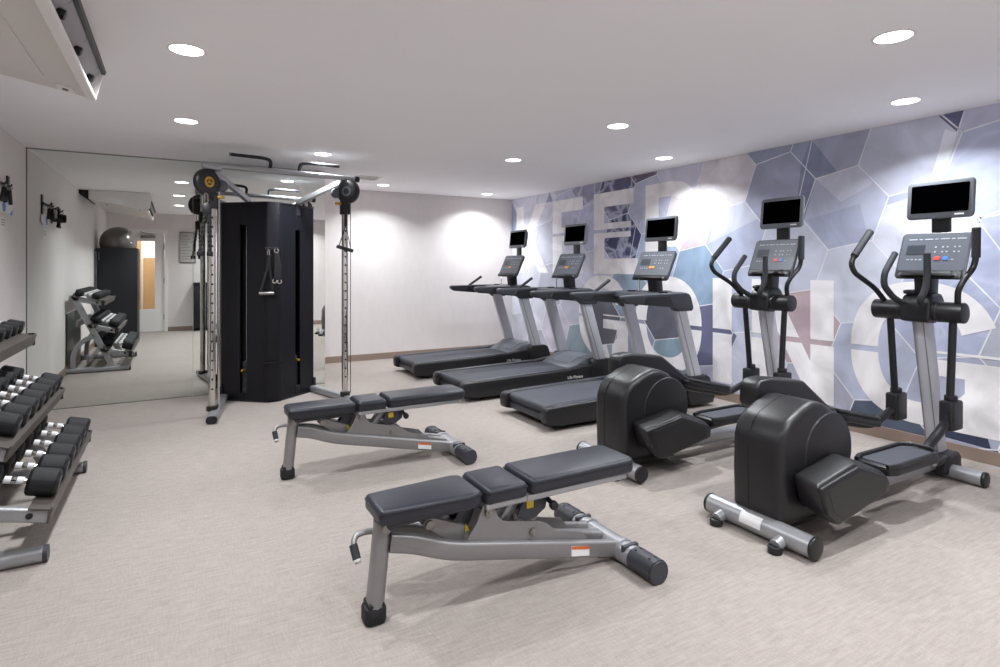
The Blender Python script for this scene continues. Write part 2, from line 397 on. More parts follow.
sheet('overlap_pattern', over, 0.0018, 'mural', mural)
sheet('line_print', [(strip(a, b, 0.0095), (228, 230, 240)) for a, b in edges.values()] +
      [(strip(a, b, 0.009), (216, 219, 232)) for a, b in (((4.93, 1.74), (5.10, 2.44)), ((6.08, 2.0), (6.21, 2.44)), ((6.28, 1.67), (6.62, 1.10)), ((6.28, 1.67), (6.9, 1.9)), ((6.28, 1.67), (6.2, 1.2)), ((3.86, 2.44), (3.84, 1.9)), ((3.9, 1.70), (4.1, 2.3)), ((2.92, 1.9), (2.78, 1.35)))], 0.0024, 'mural', mural)
def R_(u0, u1, z0, z1): return [(u0, z0), (u1, z0), (u1, z1), (u0, z1)]
def ring(cx, cz, rx, rz, ix, iz, a0, a1, n=40, p=2.3):
    out = []
    def pt(a, r0, r1):
        c, s = math.cos(a), math.sin(a)
        return (cx + r0 * math.copysign(abs(c) ** (2 / p), c), cz + r1 * math.copysign(abs(s) ** (2 / p), s))
    for k in range(n):
        t0, t1 = math.radians(a0 + (a1 - a0) * k / n), math.radians(a0 + (a1 - a0) * (k + 1) / n)
        out.append([pt(t0, rx, rz), pt(t1, rx, rz), pt(t1, ix, iz), pt(t0, ix, iz)])
    return out
zt, zb, zs = 2.295, 1.25, 1.80
yt, yb, ys = 1.225, 0.17, 0.69
def g_letter(cx):
    return ring(cx, 0.70, 0.495, 0.53, 0.285, 0.365, 22, 285) + [R_(cx + 0.02, cx + 0.49, 0.55, 0.73), R_(cx + 0.285, cx + 0.49, yb, 0.55), [(cx + 0.185, yb), (cx + 0.285, yb), (cx + 0.285, 0.45), (cx + 0.195, 0.345)]]
letters = [
    ('up', [R_(0.136, 0.357, zb, zt), [(0.70, zt), (0.98, zt), (0.60, zs), (0.37, zs)], [(0.37, zs), (0.60, zs), (1.04, zb), (0.80, zb)]]),
    ('up', [R_(1.157, 1.382, zb, zt), R_(1.382, 1.874, zt - 0.175, zt), R_(1.382, 1.85, 1.71, 1.90), R_(1.382, 1.874, zb, zb + 0.185)]),
    ('up', [R_(2.11, 2.323, zb, zt), R_(2.323, 2.864, zt - 0.185, zt), R_(2.323, 2.818, 1.71, 1.90), R_(2.323, 2.94, zb, zb + 0.195)]),
    ('up', [R_(3.066, 3.283, zb, zt), R_(3.283, 3.46, zt - 0.165, zt), R_(3.283, 3.46, 1.565, 1.565 + 0.165)] + ring(3.46, 1.93, 0.386, 0.365, 0.17, 0.20, -90, 90)),
    ('low', g_letter(2.28)),
    ('low', ring(3.40, 0.70, 0.498, 0.535, 0.315, 0.375, 0, 360, 64)),
    ('low', [R_(4.041, 4.273, yb, yt)]),
    ('low', [R_(4.50, 4.713, yb, yt), R_(5.085, 5.29, yb, yt), [(4.713, yt), (5.085, 0.519), (5.085, yb), (4.713, 0.86)]]),
    ('low', g_letter(5.925)),
]
for row, quads in letters:
    s = zs if row == 'up' else ys; pol = []
    for q in quads:
        for f in ((lambda p: p[1] - (s + 0.022)), (lambda p: (s - 0.022) - p[1])):
            c = clip(q, f)
            if len(c) >= 3: pol.append((c, (240, 237, 240)))
    sheet('letter', pol, 0.0034, 'mural', mural)

# ------------------------------------------------------------------ downlights
LIGHTS = [((0.06, 1.70), 'round ceiling downlight over the door side, seen only in the mirror'),
          ((0.05, 3.32), 'round ceiling downlight nearest the air conditioner'),
          ((0.07, 4.94), 'round ceiling downlight between air conditioner and cable machine'),
          ((1.25, 5.73), 'round ceiling downlight right above the cable machine bar'),
          ((2.43, 7.50), 'round ceiling downlight beside the ceiling vent and blank wall'),
          ((4.10, 7.66), 'round ceiling downlight in the far corner above the farthest treadmill'),
          ((3.03, 5.09), 'round ceiling downlight above the belts of the treadmills'),
          ((3.01, 3.46), 'round ceiling downlight in the middle of the ceiling'),
          ((4.30, 4.25), 'round ceiling downlight next to the mural above the nearest treadmill'),
          ((4.22, 2.00), 'round ceiling downlight next to the mural above the near elliptical'),
          ((2.99, 1.47), 'round ceiling downlight in front of the mural wall, largest in the photo'),
          ((2.60, 0.30), 'added unseen ceiling downlight near the rear wall on the mural side'),  # out of view, added for extra illumination
          ((1.00, 0.35), 'added unseen ceiling downlight near the rear wall above the towel cabinet')]  # out of view, added to brighten the rear wall and raise the bounce
PW = 21.5
def make_light(loc, lab):
    t = thing('downlight', lab, 'ceiling light', (loc[0], loc[1], H), 0, 'recessed ceiling downlights')
    obj('trim_ring', lathe([(0.076, -0.002), (0.079, -0.0035), (0.088, -0.0025), (0.091, -0.0005), (0.091, 0.0)], n=40), 'trim', t)
    obj('lens', lathe([(0.0, -0.006), (0.045, -0.0058), (0.0765, -0.003)], n=40), 'lens', t)
    return t
for i, (p, lab) in enumerate(LIGHTS):
    if i == 0: src = make_light(p, lab); t = src
    else:
        t = copy_tree(src); t.location = (p[0], p[1], H); t['label'] = lab
    l = bpy.data.lights.new('downlight_lamp', 'AREA'); l.shape = 'DISK'; l.size = 0.13; l.energy = PW; l.color = (0.935, 0.972, 1.0); l.spread = math.radians(134)
    lo = bpy.data.objects.new('downlight_lamp', l); COL.objects.link(lo); lo.location = (p[0], p[1], H - 0.012)
l = bpy.data.lights.new('added_corridor_lamp', 'AREA'); l.size = 0.5; l.energy = 40  # unseen lamp without a fixture, added to light the corridor behind the glass
lo = bpy.data.objects.new('added_corridor_lamp', l); COL.objects.link(lo); lo.location = (-0.4, YR - 1.2, H - 0.02)
vent = thing('ceiling_vent', 'square white ceiling vent beyond the top of the cable machine', 'vent', (2.05, 6.98, H))
obj('vent_frame', [box(-0.15, 0.15, -0.15, -0.12, -0.012, 0), box(-0.15, 0.15, 0.12, 0.15, -0.012, 0), box(-0.15, -0.12, -0.12, 0.12, -0.012, 0), box(0.12, 0.15, -0.12, 0.12, -0.012, 0)], 'trim', vent)
obj('louvre', [at(box(-0.12, 0.12, -0.014, 0.014, -0.001, 0.001), (0, -0.1 + 0.04 * k, -0.009), rx=0.5) for k in range(6)], 'trim', vent)

# ------------------------------------------------------------------ adjustable bench (local x along the bench, x = 0 at the foot)
def make_bench(label):
    t = thing('weight_bench', label, 'bench', (0, 0, 0), 0, 'adjustable benches in the middle of the floor')
    obj('front_leg', tube([(-0.036, 0, 0.03), (-0.002, 0, 0.375)], 0.03, 16, sq=(0.078, 0.064), up=(1, 0, 0), rc=0.45), 'grey', t)
    obj('rubber_foot', [prism(rounded(-0.078, 0.006, -0.042, 0.046, 0.026), 'z', 0.0, 0.066, 0.012, 2), box(-0.068, -0.002, -0.036, 0.040, 0.06, 0.082, 0.01)], 'rubber', t)
    for s in (-1, 1):
        obj('frame_rail', tube([(0.02, s * 0.028, 0.295), (0.10, s * 0.05, 0.283), (0.24, s * 0.085, 0.235), (1.045, s * 0.105, 0.062)], 0.03, sq=(0.036, 0.072), rad=0.12, rc=0.3), 'grey', t)
        p = [(0.275, 0.235), (0.315, 0.255), (0.36, 0.315), (0.378, 0.355), (0.39, 0.38), (0.405, 0.386), (0.428, 0.384), (0.441, 0.36), (0.456, 0.322), (0.485, 0.294), (0.66, 0.257), (0.70, 0.238), (0.745, 0.198), (0.88, 0.164), (0.915, 0.125), (0.89, 0.09), (0.30, 0.20)]
        pl = obj('side_plate', prism(p, 'y', s * 0.078 - 0.004, s * 0.078 + 0.004, 0.0015, 1), 'grey', t, ang=20)
        obj('bolt', [cyl((x, s * 0.07, z), (x, s * 0.094, z), 0.017, 16, 0.003) for x, z in ((0.411, 0.345), (0.624, 0.222))] +
            [cyl((x, s * 0.09, z), (x, s * 0.098, z), 0.009, 6) for x, z in ((0.411, 0.345), (0.624, 0.222))], 'steel', pl)
    obj('stabilizer', tube([(1.085, -0.335, 0.05), (1.085, 0.335, 0.05)], 0.05, sq=(0.098, 0.086), rc=0.45), 'silver', t)
    for s in (-1, 1):
        e = obj('end_sleeve', [tube([(1.085, s * 0.205, 0.053), (1.085, s * 0.343, 0.053)], 0.05, sq=(0.104, 0.09), rc=0.45), tube([(1.085, s * 0.335, 0.049), (1.085, s * 0.352, 0.049)], 0.05, sq=(0.10, 0.092), rc=0.45),
                box(1.04, 1.13, s * 0.17 - 0.012, s * 0.17 + 0.012, 0.055, 0.099, 0.008)], 'dgrey', t)
        obj('screw', [cyl((1.085 + dx, s * y, 0.097), (1.085 + dx, s * y, 0.1), 0.006, 8) for dx in (-0.015, 0.015) for y in (0.225, 0.31)], 'black', e)
    for s in (-1, 1): obj('clamp_collar', tube([(1.085, s * 0.12 - 0.012, 0.052), (1.085, s * 0.12 + 0.012, 0.052)], 0.05, sq=(0.106, 0.094), rc=0.45), 'silver', t)
    # pads
    seat = [(-0.045, -0.098), (0.33, -0.122), (0.375, -0.105), (0.375, 0.105), (0.33, 0.122), (-0.045, 0.098)]
    obj('seat_pad', prism(seat, 'z', 0.388, 0.452, 0.019, 4), 'vinyl', t, ang=60)
    mid = [(0.388, -0.122), (0.578, -0.125), (0.578, 0.125), (0.388, 0.122)]
    obj('middle_pad', prism(mid, 'z', 0.388, 0.455, 0.021, 4), 'vinyl', t, ang=60)
    back = [(0.596, -0.124), (1.14, -0.130), (1.165, -0.10), (1.165, 0.10), (1.14, 0.130), (0.596, 0.124)]
    obj('back_pad', prism(back, 'z', 0.39, 0.458, 0.021, 4), 'vinyl', t, ang=60)
    for nm, pl_, zt_ in (('seat_piping', seat, 0.4335), ('middle_piping', mid, 0.4345), ('back_piping', back, 0.4375)):
        cx_ = sum(q[0] for q in pl_) / len(pl_)
        pp = [(cx_ + (x - cx_) * (1 + 0.0022 / 0.2), y * (1 + 0.0022 / 0.12)) for x, y in pl_]
        ch = []
        for i in range(len(pp)):                                     # cut the corners the way the padding rounds them
            p0, p1, p2 = Vector(pp[i - 1]), Vector(pp[i]), Vector(pp[(i + 1) % len(pp)])
            d0, d1 = (p0 - p1), (p2 - p1); c_ = min(0.018, d0.length * 0.4, d1.length * 0.4)
            if d0.angle(d1) > 2.6: ch.append(tuple(p1)); continue
            for q in (0.0, 0.5, 1.0):
                a_, b_ = p1 + d0.normalized() * c_, p1 + d1.normalized() * c_
                ch.append(tuple(a_ * (1 - q) ** 2 + p1 * 2 * q * (1 - q) + b_ * q * q))
        obj(nm, prism(ch, 'z', zt_ - 0.0016, zt_ + 0.0016), 'black', t, smooth=False)
    obj('pad_tray', [box(0.39, 0.60, -0.108, 0.108, 0.366, 0.389, 0.004), box(0.58, 1.12, -0.112, 0.112, 0.366, 0.391, 0.004)], 'silver', t)
    # adjusting gear under the pads
    obj('seat_bracket', [prism([(0.0, 0.345), (0.0, 0.39), (0.35, 0.39), (0.36, 0.35), (0.10, 0.352)], 'y', s * 0.030 - 0.004, s * 0.030 + 0.004) for s in (-1, 1)] +
        [cyl((0.015, -0.062, 0.37), (0.015, 0.062, 0.37), 0.017, 16, 0.003)], 'dgrey', t)
    la = obj('seat_link', [prism([(0.145, 0.335), (0.16, 0.36), (0.19, 0.36), (0.33, 0.30), (0.33, 0.235), (0.27, 0.235)], 'y', -0.04, 0.04, 0.005, 1)], 'grey', t)
    obj('bolt', [cyl((0.174, -0.05, 0.332), (0.174, 0.05, 0.332), 0.019, 16, 0.003)], 'steel', la)
    ladder = []
    for k in range(9):
        a0 = math.radians(-70 + 14 * k); a1 = math.radians(-70 + 14 * (k + 1)); c = (0.19, 0.40)
        ladder.append([(c[0] + 0.19 * math.cos(a0), c[1] + 0.19 * math.sin(a0)), (c[0] + 0.19 * math.cos(a1), c[1] + 0.19 * math.sin(a1)), (c[0] + 0.125 * math.cos(a1), c[1] + 0.125 * math.sin(a1)), (c[0] + 0.125 * math.cos(a0), c[1] + 0.125 * math.sin(a0))])
    arc = [q[0] for q in ladder[:5]] + [ladder[4][1], ladder[4][2]] + [q[3] for q in reversed(ladder[:5])]
    for ya, yb_ in ((0.022, 0.032), (-0.032, -0.022)): lad = obj('adjuster_quadrant', prism(arc, 'y', ya, yb_), 'dgrey', t, smooth=False)
    obj('warning_label', prism([(0.318, 0.268), (0.352, 0.268), (0.335, 0.300)], 'y', -0.0335, -0.0325), 'yellow', lad, smooth=False)
    obj('back_post', [tube([(0.47, 0, 0.22), (0.60, 0, 0.372)], 0.02, sq=(0.06, 0.045), rc=0.25), tube([(0.64, -0.05, 0.255), (0.72, -0.05, 0.37)], 0.014), tube([(0.64, 0.05, 0.255), (0.72, 0.05, 0.37)], 0.014)], 'silver', t)
    for s in (1, -1): br = obj('back_bracket', prism([(0.56, 0.29), (0.60, 0.368), (0.72, 0.368), (0.70, 0.30), (0.64, 0.265)], 'y', s * 0.06 - 0.004, s * 0.06 + 0.004), 'dgrey', t)
    obj('warning_label', box(0.605, 0.64, -0.0655, -0.0645, 0.315, 0.348), 'yellow', br, smooth=False)
    obj('pop_pin', [cyl((0.715, -0.06, 0.335), (0.715, -0.10, 0.325), 0.011, 12), cyl((0.715, -0.095, 0.326), (0.715, -0.118, 0.32), 0.019, 16, 0.004)], 'black', t)
    for x, z in ((0.411, 0.345), (0.624, 0.222)): obj('pivot_shaft', cyl((x, -0.085, z), (x, 0.085, z), 0.012), 'grey', t)
    obj('spine_tube', tube([(0.62, 0, 0.17), (1.05, 0, 0.075)], 0.02, sq=(0.05, 0.05)), 'grey', t)
    h = obj('lift_handle', tube([(-0.005, 0.03, 0.322), (-0.06, 0.03, 0.332), (-0.098, 0.028, 0.326), (-0.112, 0.01, 0.305), (-0.105, -0.03, 0.248)], 0.0115, rad=0.03), 'grey', t)
    obj('grip', [tube([(-0.1125, 0.008, 0.303), (-0.1065, -0.022, 0.259)], 0.0155)], 'grip', h)
    obj('grip_cap', lathe([(0.0, 0.012), (0.011, 0.010), (0.016, 0.0), (0.0, 0.0)], (-0.1065, -0.022, 0.259), (0.07, -0.40, -0.6), 14), 'white', h)
    lb = obj('safety_label', prism([(0.80, 0.090), (0.895, 0.070), (0.895, 0.112), (0.80, 0.132)], 'y', -0.1212, -0.1150), 'white', t, smooth=False, label='white and orange safety label')
    obj('label_band', prism([(0.80, 0.119), (0.895, 0.099), (0.895, 0.1125), (0.80, 0.1325)], 'y', -0.1220, -0.1210), 'orange', lb, smooth=False)
    for s in (-1, 1):
        obj('seat_bolt', [cyl((0.0, s * 0.030, 0.36), (0.0, s * 0.052, 0.36), 0.02, 16, 0.003)], 'steel', t)
    return t
bench = make_bench('black padded flat weight bench in the foreground, nearest the camera')
bench.location = (0.690, 2.13, 0)
b2 = copy_tree(bench); b2.location = (0.655, 3.84, 0); b2['label'] = 'black padded flat weight bench farther back, in front of the cable machine'

# ------------------------------------------------------------------ screens and consoles (shared by treadmills and ellipticals)
def tilt_panel(prims, pivot, ang):
    m = Matrix.Translation(Vector(pivot)) @ Matrix.Rotation(ang, 4, 'Y')
    for b in prims: b.transform(m)
    return prims
def make_screen(t, x, z0, w, h, neck_z, yo=0.0):
    # thin display, screen side facing -x
    s = obj('screen_housing', tilt_panel([prism(rounded(-w / 2, w / 2, 0, h, 0.028), 'x', 0.0, 0.022, 0.008, 2), prism(rounded(-w / 2 + 0.02, w / 2 - 0.02, 0.02, h - 0.02, 0.03), 'x', 0.02, 0.05, 0.01, 2)], (x, yo, z0), math.radians(6)), 'bezel', t)
    obj('screen_glass', tilt_panel([prism(rounded(-w / 2 + 0.027, w / 2 - 0.027, 0.04, h - 0.028, 0.006), 'x', -0.0015, 0.002)], (x, yo, z0), math.radians(6)), 'screen', s, smooth=False)
    obj('badge', tilt_panel([box(-0.0015, 0.001, -w / 2 + 0.05, -w / 2 + 0.10, 0.018, 0.027)], (x, yo, z0), math.radians(6)), 'white', s, smooth=False)
    obj('screen_neck', [prism(rounded(yo - 0.052, yo + 0.052, neck_z, z0 + 0.05, 0.01), 'x', x + 0.03, x + 0.055, 0.004)], 'black', t)
def make_console(t, x0, z0, w, h, ang, keys, yo=0.0):
    """x0,z0 bottom edge; panel leans away from the user by ang"""
    P = (x0, yo, z0)
    body = prism(rounded(-w / 2, w / 2, 0, h, 0.03), 'x', 0, 0.04, 0.01, 2, inset1=rounded(-w / 2 + 0.02, w / 2 - 0.02, 0.02, h - 0.01, 0.03))
    c = obj('console', tilt_panel([body], P, ang), 'dgrey', t)
    obj('console_face', tilt_panel([prism(rounded(-w / 2 + 0.014, w / 2 - 0.014, 0.058, h - 0.012, 0.022), 'x', -0.002, 0.002)], P, ang), 'face', c, smooth=False)
    obj('lcd_window', tilt_panel([box(-0.004, 0.0, w * 0.12, w * 0.38, h * 0.52, h * 0.72)], P, ang), 'lcd', c, smooth=False)
    obj('printed_lettering', tilt_panel([box(-0.0035, 0.0, w * (-0.42 + 0.075 * k), w * (-0.42 + 0.075 * k) + (0.018 if k % 3 else 0.03), h * 0.835, h * 0.855) for k in range(11)] +
        [box(-0.0035, 0.0, y * w, y * w + 0.009, h * zz, h * zz + 0.009) for y in (-0.36, -0.30, -0.20, -0.14, -0.04) for zz in (0.66, 0.56)] +
        [box(-0.0035, 0.0, y * w, y * w + 0.014, h * 0.40, h * 0.42) for y in (0.14, 0.2, 0.26, 0.32, -0.3, -0.24)], P, ang), 'legend', c, smooth=False)
    for nm, mm, y in keys:
        obj('key', tilt_panel([prism(rounded(y - 0.017, y + 0.017, h * 0.40, h * 0.47, 0.005), 'x', -0.006, 0.0, 0.001, 1)], P, ang), mm, c, label=nm)
    tr = obj('reading_rack', tilt_panel([box(-0.032, 0.0, -w / 2 + 0.05, w / 2 - 0.05, 0.012, 0.022, 0.003), box(-0.034, -0.028, -w / 2 + 0.06, w / 2 - 0.06, 0.012, 0.034, 0.002), box(-0.012, 0.0, -w / 2 + 0.02, w / 2 - 0.02, 0.0, 0.05, 0.01)], P, ang), 'black', c)
    obj('button', tilt_panel([cyl((-0.016, y, 0.028), (-0.008, y, 0.028), 0.011, 12) for y in (-w / 2 + 0.045, w / 2 - 0.045)], P, ang), 'mgrey', tr)
    return c

# ------------------------------------------------------------------ treadmill (local x = 0 at the rear of the deck, +x to the front, y = 0 centre)
def make_treadmill(label):
    t = thing('treadmill', label, 'treadmill', (0, 0, 0), 0, 'treadmills along the mural wall')
    W = 0.385
    for s in (-1, 1):
        y0, y1 = sorted((s * (W - 0.095), s * W))
        side = [(0.012, 0.06), (0.0, 0.09), (0.0, 0.17), (0.025, 0.197), (1.28, 0.222), (1.5, 0.25), (1.84, 0.25), (1.9, 0.2), (1.9, 0.05), (1.2, 0.035), (0.14, 0.035)]
        o_ = obj('side_rail', prism(side, 'y', y0, y1, 0.014, 3), 'black', t)
        obj('foot_rail', prism([(0.10, 0.197), (0.11, 0.203), (1.27, 0.229), (1.27, 0.218)], 'y', s * (W - 0.083), s * (W - 0.018), 0.002, 1), 'dgrey', o_)
    obj('belt', [prism([(0.045, 0.165), (0.06, 0.187), (0.10, 0.195), (1.42, 0.212), (1.42, 0.19), (0.12, 0.10), (0.07, 0.115)], 'y', -(W - 0.09), W - 0.09, 0.008, 2)], 'belt', t)
    obj('rear_crossmember', [box(0.05, 0.09, -(W - 0.09), W - 0.09, 0.06, 0.115, 0.008), box(0.12, 1.8, -0.28, 0.28, 0.05, 0.10)], 'dgrey', t)
    obj('levelling_foot', [cyl((x, s * 0.32, 0.0), (x, s * 0.32, 0.06), 0.026, 14, 0.004) for x in (0.2, 1.75) for s in (-1, 1)], 'rubber', t)
    hood = [(1.34, 0.20), (1.40, 0.225), (1.55, 0.30), (1.72, 0.325), (1.86, 0.29), (1.93, 0.2), (1.93, 0.06), (1.34, 0.06)]
    hd = obj('motor_hood', prism(hood, 'y', -0.30, 0.30, 0.012, 2), 'mgrey', t, ang=25)
    obj('hood_crease', prism([(1.43, 0.245), (1.56, 0.307), (1.72, 0.332), (1.70, 0.30)], 'y', -0.17, 0.17, 0.004, 1), 'bezel', hd, ang=20)
    for s in (-1, 1):
        up = obj('upright', tube([(1.745, s * 0.352, 0.24), (1.51, s * 0.352, 0.98)], 0.03, sq=(0.060, 0.135), up=(1, 0, 0.3), rc=0.25), 'lgrey', t)
        obj('upright_groove', tube([(1.70, s * 0.384, 0.30), (1.475, s * 0.384, 0.95)], 0.003, sq=(0.003, 0.010), up=(1, 0, 0.3)), 'grey', up)
        obj('upright_boot', prism([(1.58, 0.13), (1.61, 0.285), (1.64, 0.305), (1.84, 0.305), (1.88, 0.28), (1.95, 0.10), (1.93, 0.03), (1.62, 0.03)], 'y', s * 0.36 - 0.048, s * 0.36 + 0.048, 0.012, 2), 'black', t)
        rail = [(0.80, 1.075), (0.82, 1.088), (1.57, 1.096), (1.61, 1.085), (1.635, 1.05), (1.665, 0.955), (1.65, 0.925), (1.46, 0.925), (1.40, 0.965), (0.98, 1.002), (0.86, 1.012), (0.81, 1.04)]
        hr = obj('handrail', prism(rail, 'y', s * 0.365 - 0.037, s * 0.365 + 0.037, 0.014, 3), 'dgrey', t)
        obj('rail_skin', prism([(1.0, 1.0), (1.06, 1.07), (1.36, 1.075), (1.40, 0.97)], 'y', s * 0.365 - 0.039, s * 0.365 + 0.039, 0.004, 1), 'black', hr)
    obj('speed_lever', tube([(0.98, 0.365, 1.01), (1.04, 0.365, 1.055), (1.27, 0.35, 1.205)], 0.0165, 12, rad=0.03), 'grip', t)
    deck = [(1.30, 1.04), (1.33, 1.085), (1.60, 1.10), (1.66, 1.06), (1.66, 1.02), (1.34, 1.0)]
    tr = obj('console_tray', prism(deck, 'y', -0.34, 0.34, 0.012, 2), 'dgrey', t)
    obj('cup_holder', [lathe([(0.045, 0.0), (0.045, 0.012), (0.038, 0.012), (0.036, -0.02), (0, -0.02)], (1.45, s * 0.22, 1.09), (0, 0, 1), 20) for s in (-1, 1)], 'black', tr)
    obj('console_stem', [prism([(1.52, 1.09), (1.50, 1.25), (1.60, 1.30), (1.62, 1.09)], 'y', -0.055, 0.055, 0.012, 2)], 'black', t)
    obj('brace', [tube([(1.44, 0.10, 1.095), (1.475, 0.13, 1.235)], 0.009)], 'chrome', t, label='thin bright strut under the console')
    make_console(t, 1.47, 1.205, 0.49, 0.325, math.radians(25), (('amber key', 'amber', 0.03), ('amber key', 'amber', -0.01)))
    make_screen(t, 1.655, 1.60, 0.43, 0.25, 1.47, 0.035)
    lettering('Life Fitness', 0.046, 'white', t, (1.36, -W - 0.0008, 0.135), (PI / 2, 0, 0))
    return t
tm = make_treadmill('black and silver treadmill nearest the ellipticals, in front of the letter P'); tm.location = (2.600, 4.23, 0)
c = copy_tree(tm); c.location = (2.450, 5.46, 0); c['label'] = 'black and silver treadmill in the middle of the row of three'
c = copy_tree(tm); c.location = (2.448, 6.77, 0); c['label'] = 'black and silver treadmill farthest away beside the blank back wall'

# ------------------------------------------------------------------ elliptical (local x = 0 at the rear tube, +x forward, y = 0 centre)
def make_elliptical(label):
    t = thing('elliptical_trainer', label, 'elliptical trainer', (0, 0, 0), 0, 'ellipticals by the mural wall')
    rt = obj('rear_stabilizer', [cyl((0, -0.285, 0.062), (0, 0.285, 0.062), 0.05, 28)], 'silver', t)
    for s in (-1, 1): obj('end_cap', [cyl((0, s * 0.283, 0.062), (0, s * 0.302, 0.062), 0.0515, 28, 0.006)], 'black', rt)
    for y in (0.185, -0.15):
        f = obj('levelling_leg', [cyl((-0.01, y, 0.055), (-0.085, y, 0.033), 0.029, 18)], 'silver', rt)
        obj('rubber_foot', [cyl((-0.085, y, 0.0), (-0.085, y, 0.034), 0.033, 18, 0.005)], 'black', f)
    sk = lathe([(0.0505, 0.0), (0.0512, 0.0), (0.0512, 0.12), (0.0505, 0.12)], (0, -0.045, 0.062), (0, 1, 0), 48)
    bmesh.ops.delete(sk, geom=[v for v in sk.verts if v.co.x > -0.025 or v.co.z < 0.055], context='VERTS')
    obj('rating_label', sk, 'white', rt, label='white printed rating sticker')
    prof = [(0.02, 0.07), (0.005, 0.12), (0.0, 0.30), (0.004, 0.47), (0.03, 0.545), (0.085, 0.592), (0.18, 0.632), (0.27, 0.657), (0.35, 0.652), (0.43, 0.612), (0.50, 0.545), (0.545, 0.465), (0.565, 0.36), (0.55, 0.22), (0.48, 0.10), (0.38, 0.065)]
    sh = obj('shroud', [prism(prof, 'y', -0.125, 0.168, 0.045, 6), box(0.03, 0.50, -0.08, 0.12, 0.04, 0.12)], 'black2', t, ang=50)
    obj('shroud_seam', prism([(0.39 + (x - 0.39) * 1.004, 0.36 + (z - 0.36) * 1.0045) for x, z in prof], 'y', 0.060, 0.064), 'black', sh)
    for s, ya, yb_ in ((-1, -0.118, -0.132), (1, 0.16, 0.175)):
        d = obj('pulley_disc', [cyl((0.385, ya, 0.395), (0.385, yb_, 0.395), 0.195, 56, 0.006)], 'black2', t)
        obj('disc_rim', [lathe([(0.1965, -0.004), (0.201, 0.0), (0.1965, 0.004)], (0.385, yb_ - s * 0.008, 0.395), (0, 1, 0), 56)], 'dgrey', d)
    obj('crank_axle', cyl((0.385, -0.11, 0.395), (0.385, 0.20, 0.395), 0.045, 20, 0.004), 'dgrey', t)
    obj('crank_arm', tube([(0.385, 0.195, 0.395), (0.48, 0.195, 0.62)], 0.03, sq=(0.03, 0.07)), 'black', t)
    # right crank cover, pedal, boot (low position) and left ones (high position)
    ro = [(0.035, 0.325), (0.345, 0.375), (0.585, 0.290), (0.615, 0.255), (0.61, 0.205), (0.177, 0.128), (0.085, 0.195)]
    ri = [(0.028, 0.33), (0.345, 0.386), (0.60, 0.298), (0.628, 0.258), (0.62, 0.198), (0.177, 0.118), (0.075, 0.192)]
    def shrink(p, f): 
        cx = sum(q[0] for q in p) / len(p); cz = sum(q[1] for q in p) / len(p)
        return [(cx + (x - cx) * f, cz + (z - cz) * f) for x, z in p]
    rc = obj('crank_cover', [prism(ri, 'y', -0.288, -0.134, 0.024, 4, inset1=[(x + 0.035, z + 0.012) for x, z in ri]), prism(ro, 'y', -0.302, -0.276, 0.010, 3)], 'black2', t, ang=55)
    obj('cover_inset', prism(shrink(ro, 0.84), 'y', -0.3035, -0.301, 0.0008, 1), 'black', rc)
    lo_ = [(0.225, 0.58), (0.23, 0.685), (0.265, 0.715), (0.36, 0.72), (0.66, 0.677), (0.885, 0.518), (0.99, 0.462), (0.99, 0.40), (0.90, 0.385), (0.33, 0.51)]
    lc = obj('crank_cover', [prism(lo_, 'y', 0.178, 0.300, 0.026, 4)], 'black2', t, ang=55)
    obj('cover_inset', prism(shrink(lo_, 0.84), 'y', 0.299, 0.3015, 0.0008, 1), 'black', lc)
    def pedal(x0, x1, za, zb_, y0, y1):
        m = (zb_ - za) / (x1 - x0)
        sl = lambda bm: [setattr(v.co, 'z', v.co.z + za + (v.co.x - x0) * m) for v in bm.verts] and bm
        body = prism([(x0, y0 + 0.02), (x0 + 0.05, y0), (x1 - 0.06, y0), (x1, y0 + 0.035), (x1, y1 - 0.035), (x1 - 0.06, y1), (x0 + 0.05, y1), (x0, y1 - 0.02)], 'z', -0.045, 0.0, 0.012, 2)
        rim = [tube([(x0, y0 + 0.03, 0.006), (x0 + 0.06, y0 + 0.008, 0.008), (x1 - 0.07, y0 + 0.008, 0.008), (x1 - 0.012, y0 + 0.045, 0.014), (x1 - 0.012, y1 - 0.045, 0.014), (x1 - 0.07, y1 - 0.008, 0.008), (x0 + 0.06, y1 - 0.008, 0.008), (x0, y1 - 0.03, 0.006)], 0.012, 8, rad=0.03)]
        p = obj('pedal', [sl(body)] + [sl(b) for b in rim], 'black', t)
        obj('pedal_tread', [sl(prism(rounded(x0 + 0.045, x1 - 0.045, y0 + 0.026, y1 - 0.026, 0.03), 'z', -0.002, 0.004))], 'belt', p)
        return p
    pedal(0.67, 1.20, 0.30, 0.30, -0.29, -0.075)
    pedal(0.86, 1.33, 0.485, 0.375, 0.075, 0.29)
    obj('pedal_beam', [tube([(0.55, -0.19, 0.23), (1.10, -0.185, 0.255), (1.22, -0.18, 0.275), (1.54, -0.176, 0.43)], 0.022, 12, sq=(0.05, 0.045), rad=0.06, rc=0.4)], 'black', t)
    obj('pedal_beam', [tube([(0.85, 0.20, 0.43), (1.28, 0.19, 0.335), (1.38, 0.18, 0.33), (1.655, 0.176, 0.41)], 0.022, 12, sq=(0.05, 0.045), rad=0.06, rc=0.4)], 'black', t)
    RZ, RX = 1.062, 1.575                                            # pivot roll
    ro_ = obj('pivot_roll', [cyl((RX, -0.240, RZ), (RX, 0.268, RZ), 0.063, 32, 0.008)], 'black2', t)
    obj('roll_joint', [cyl((RX, s * 0.105 - 0.003, RZ), (RX, s * 0.105 + 0.003, RZ), 0.0645, 32) for s in (-1, 1)], 'dgrey', ro_)
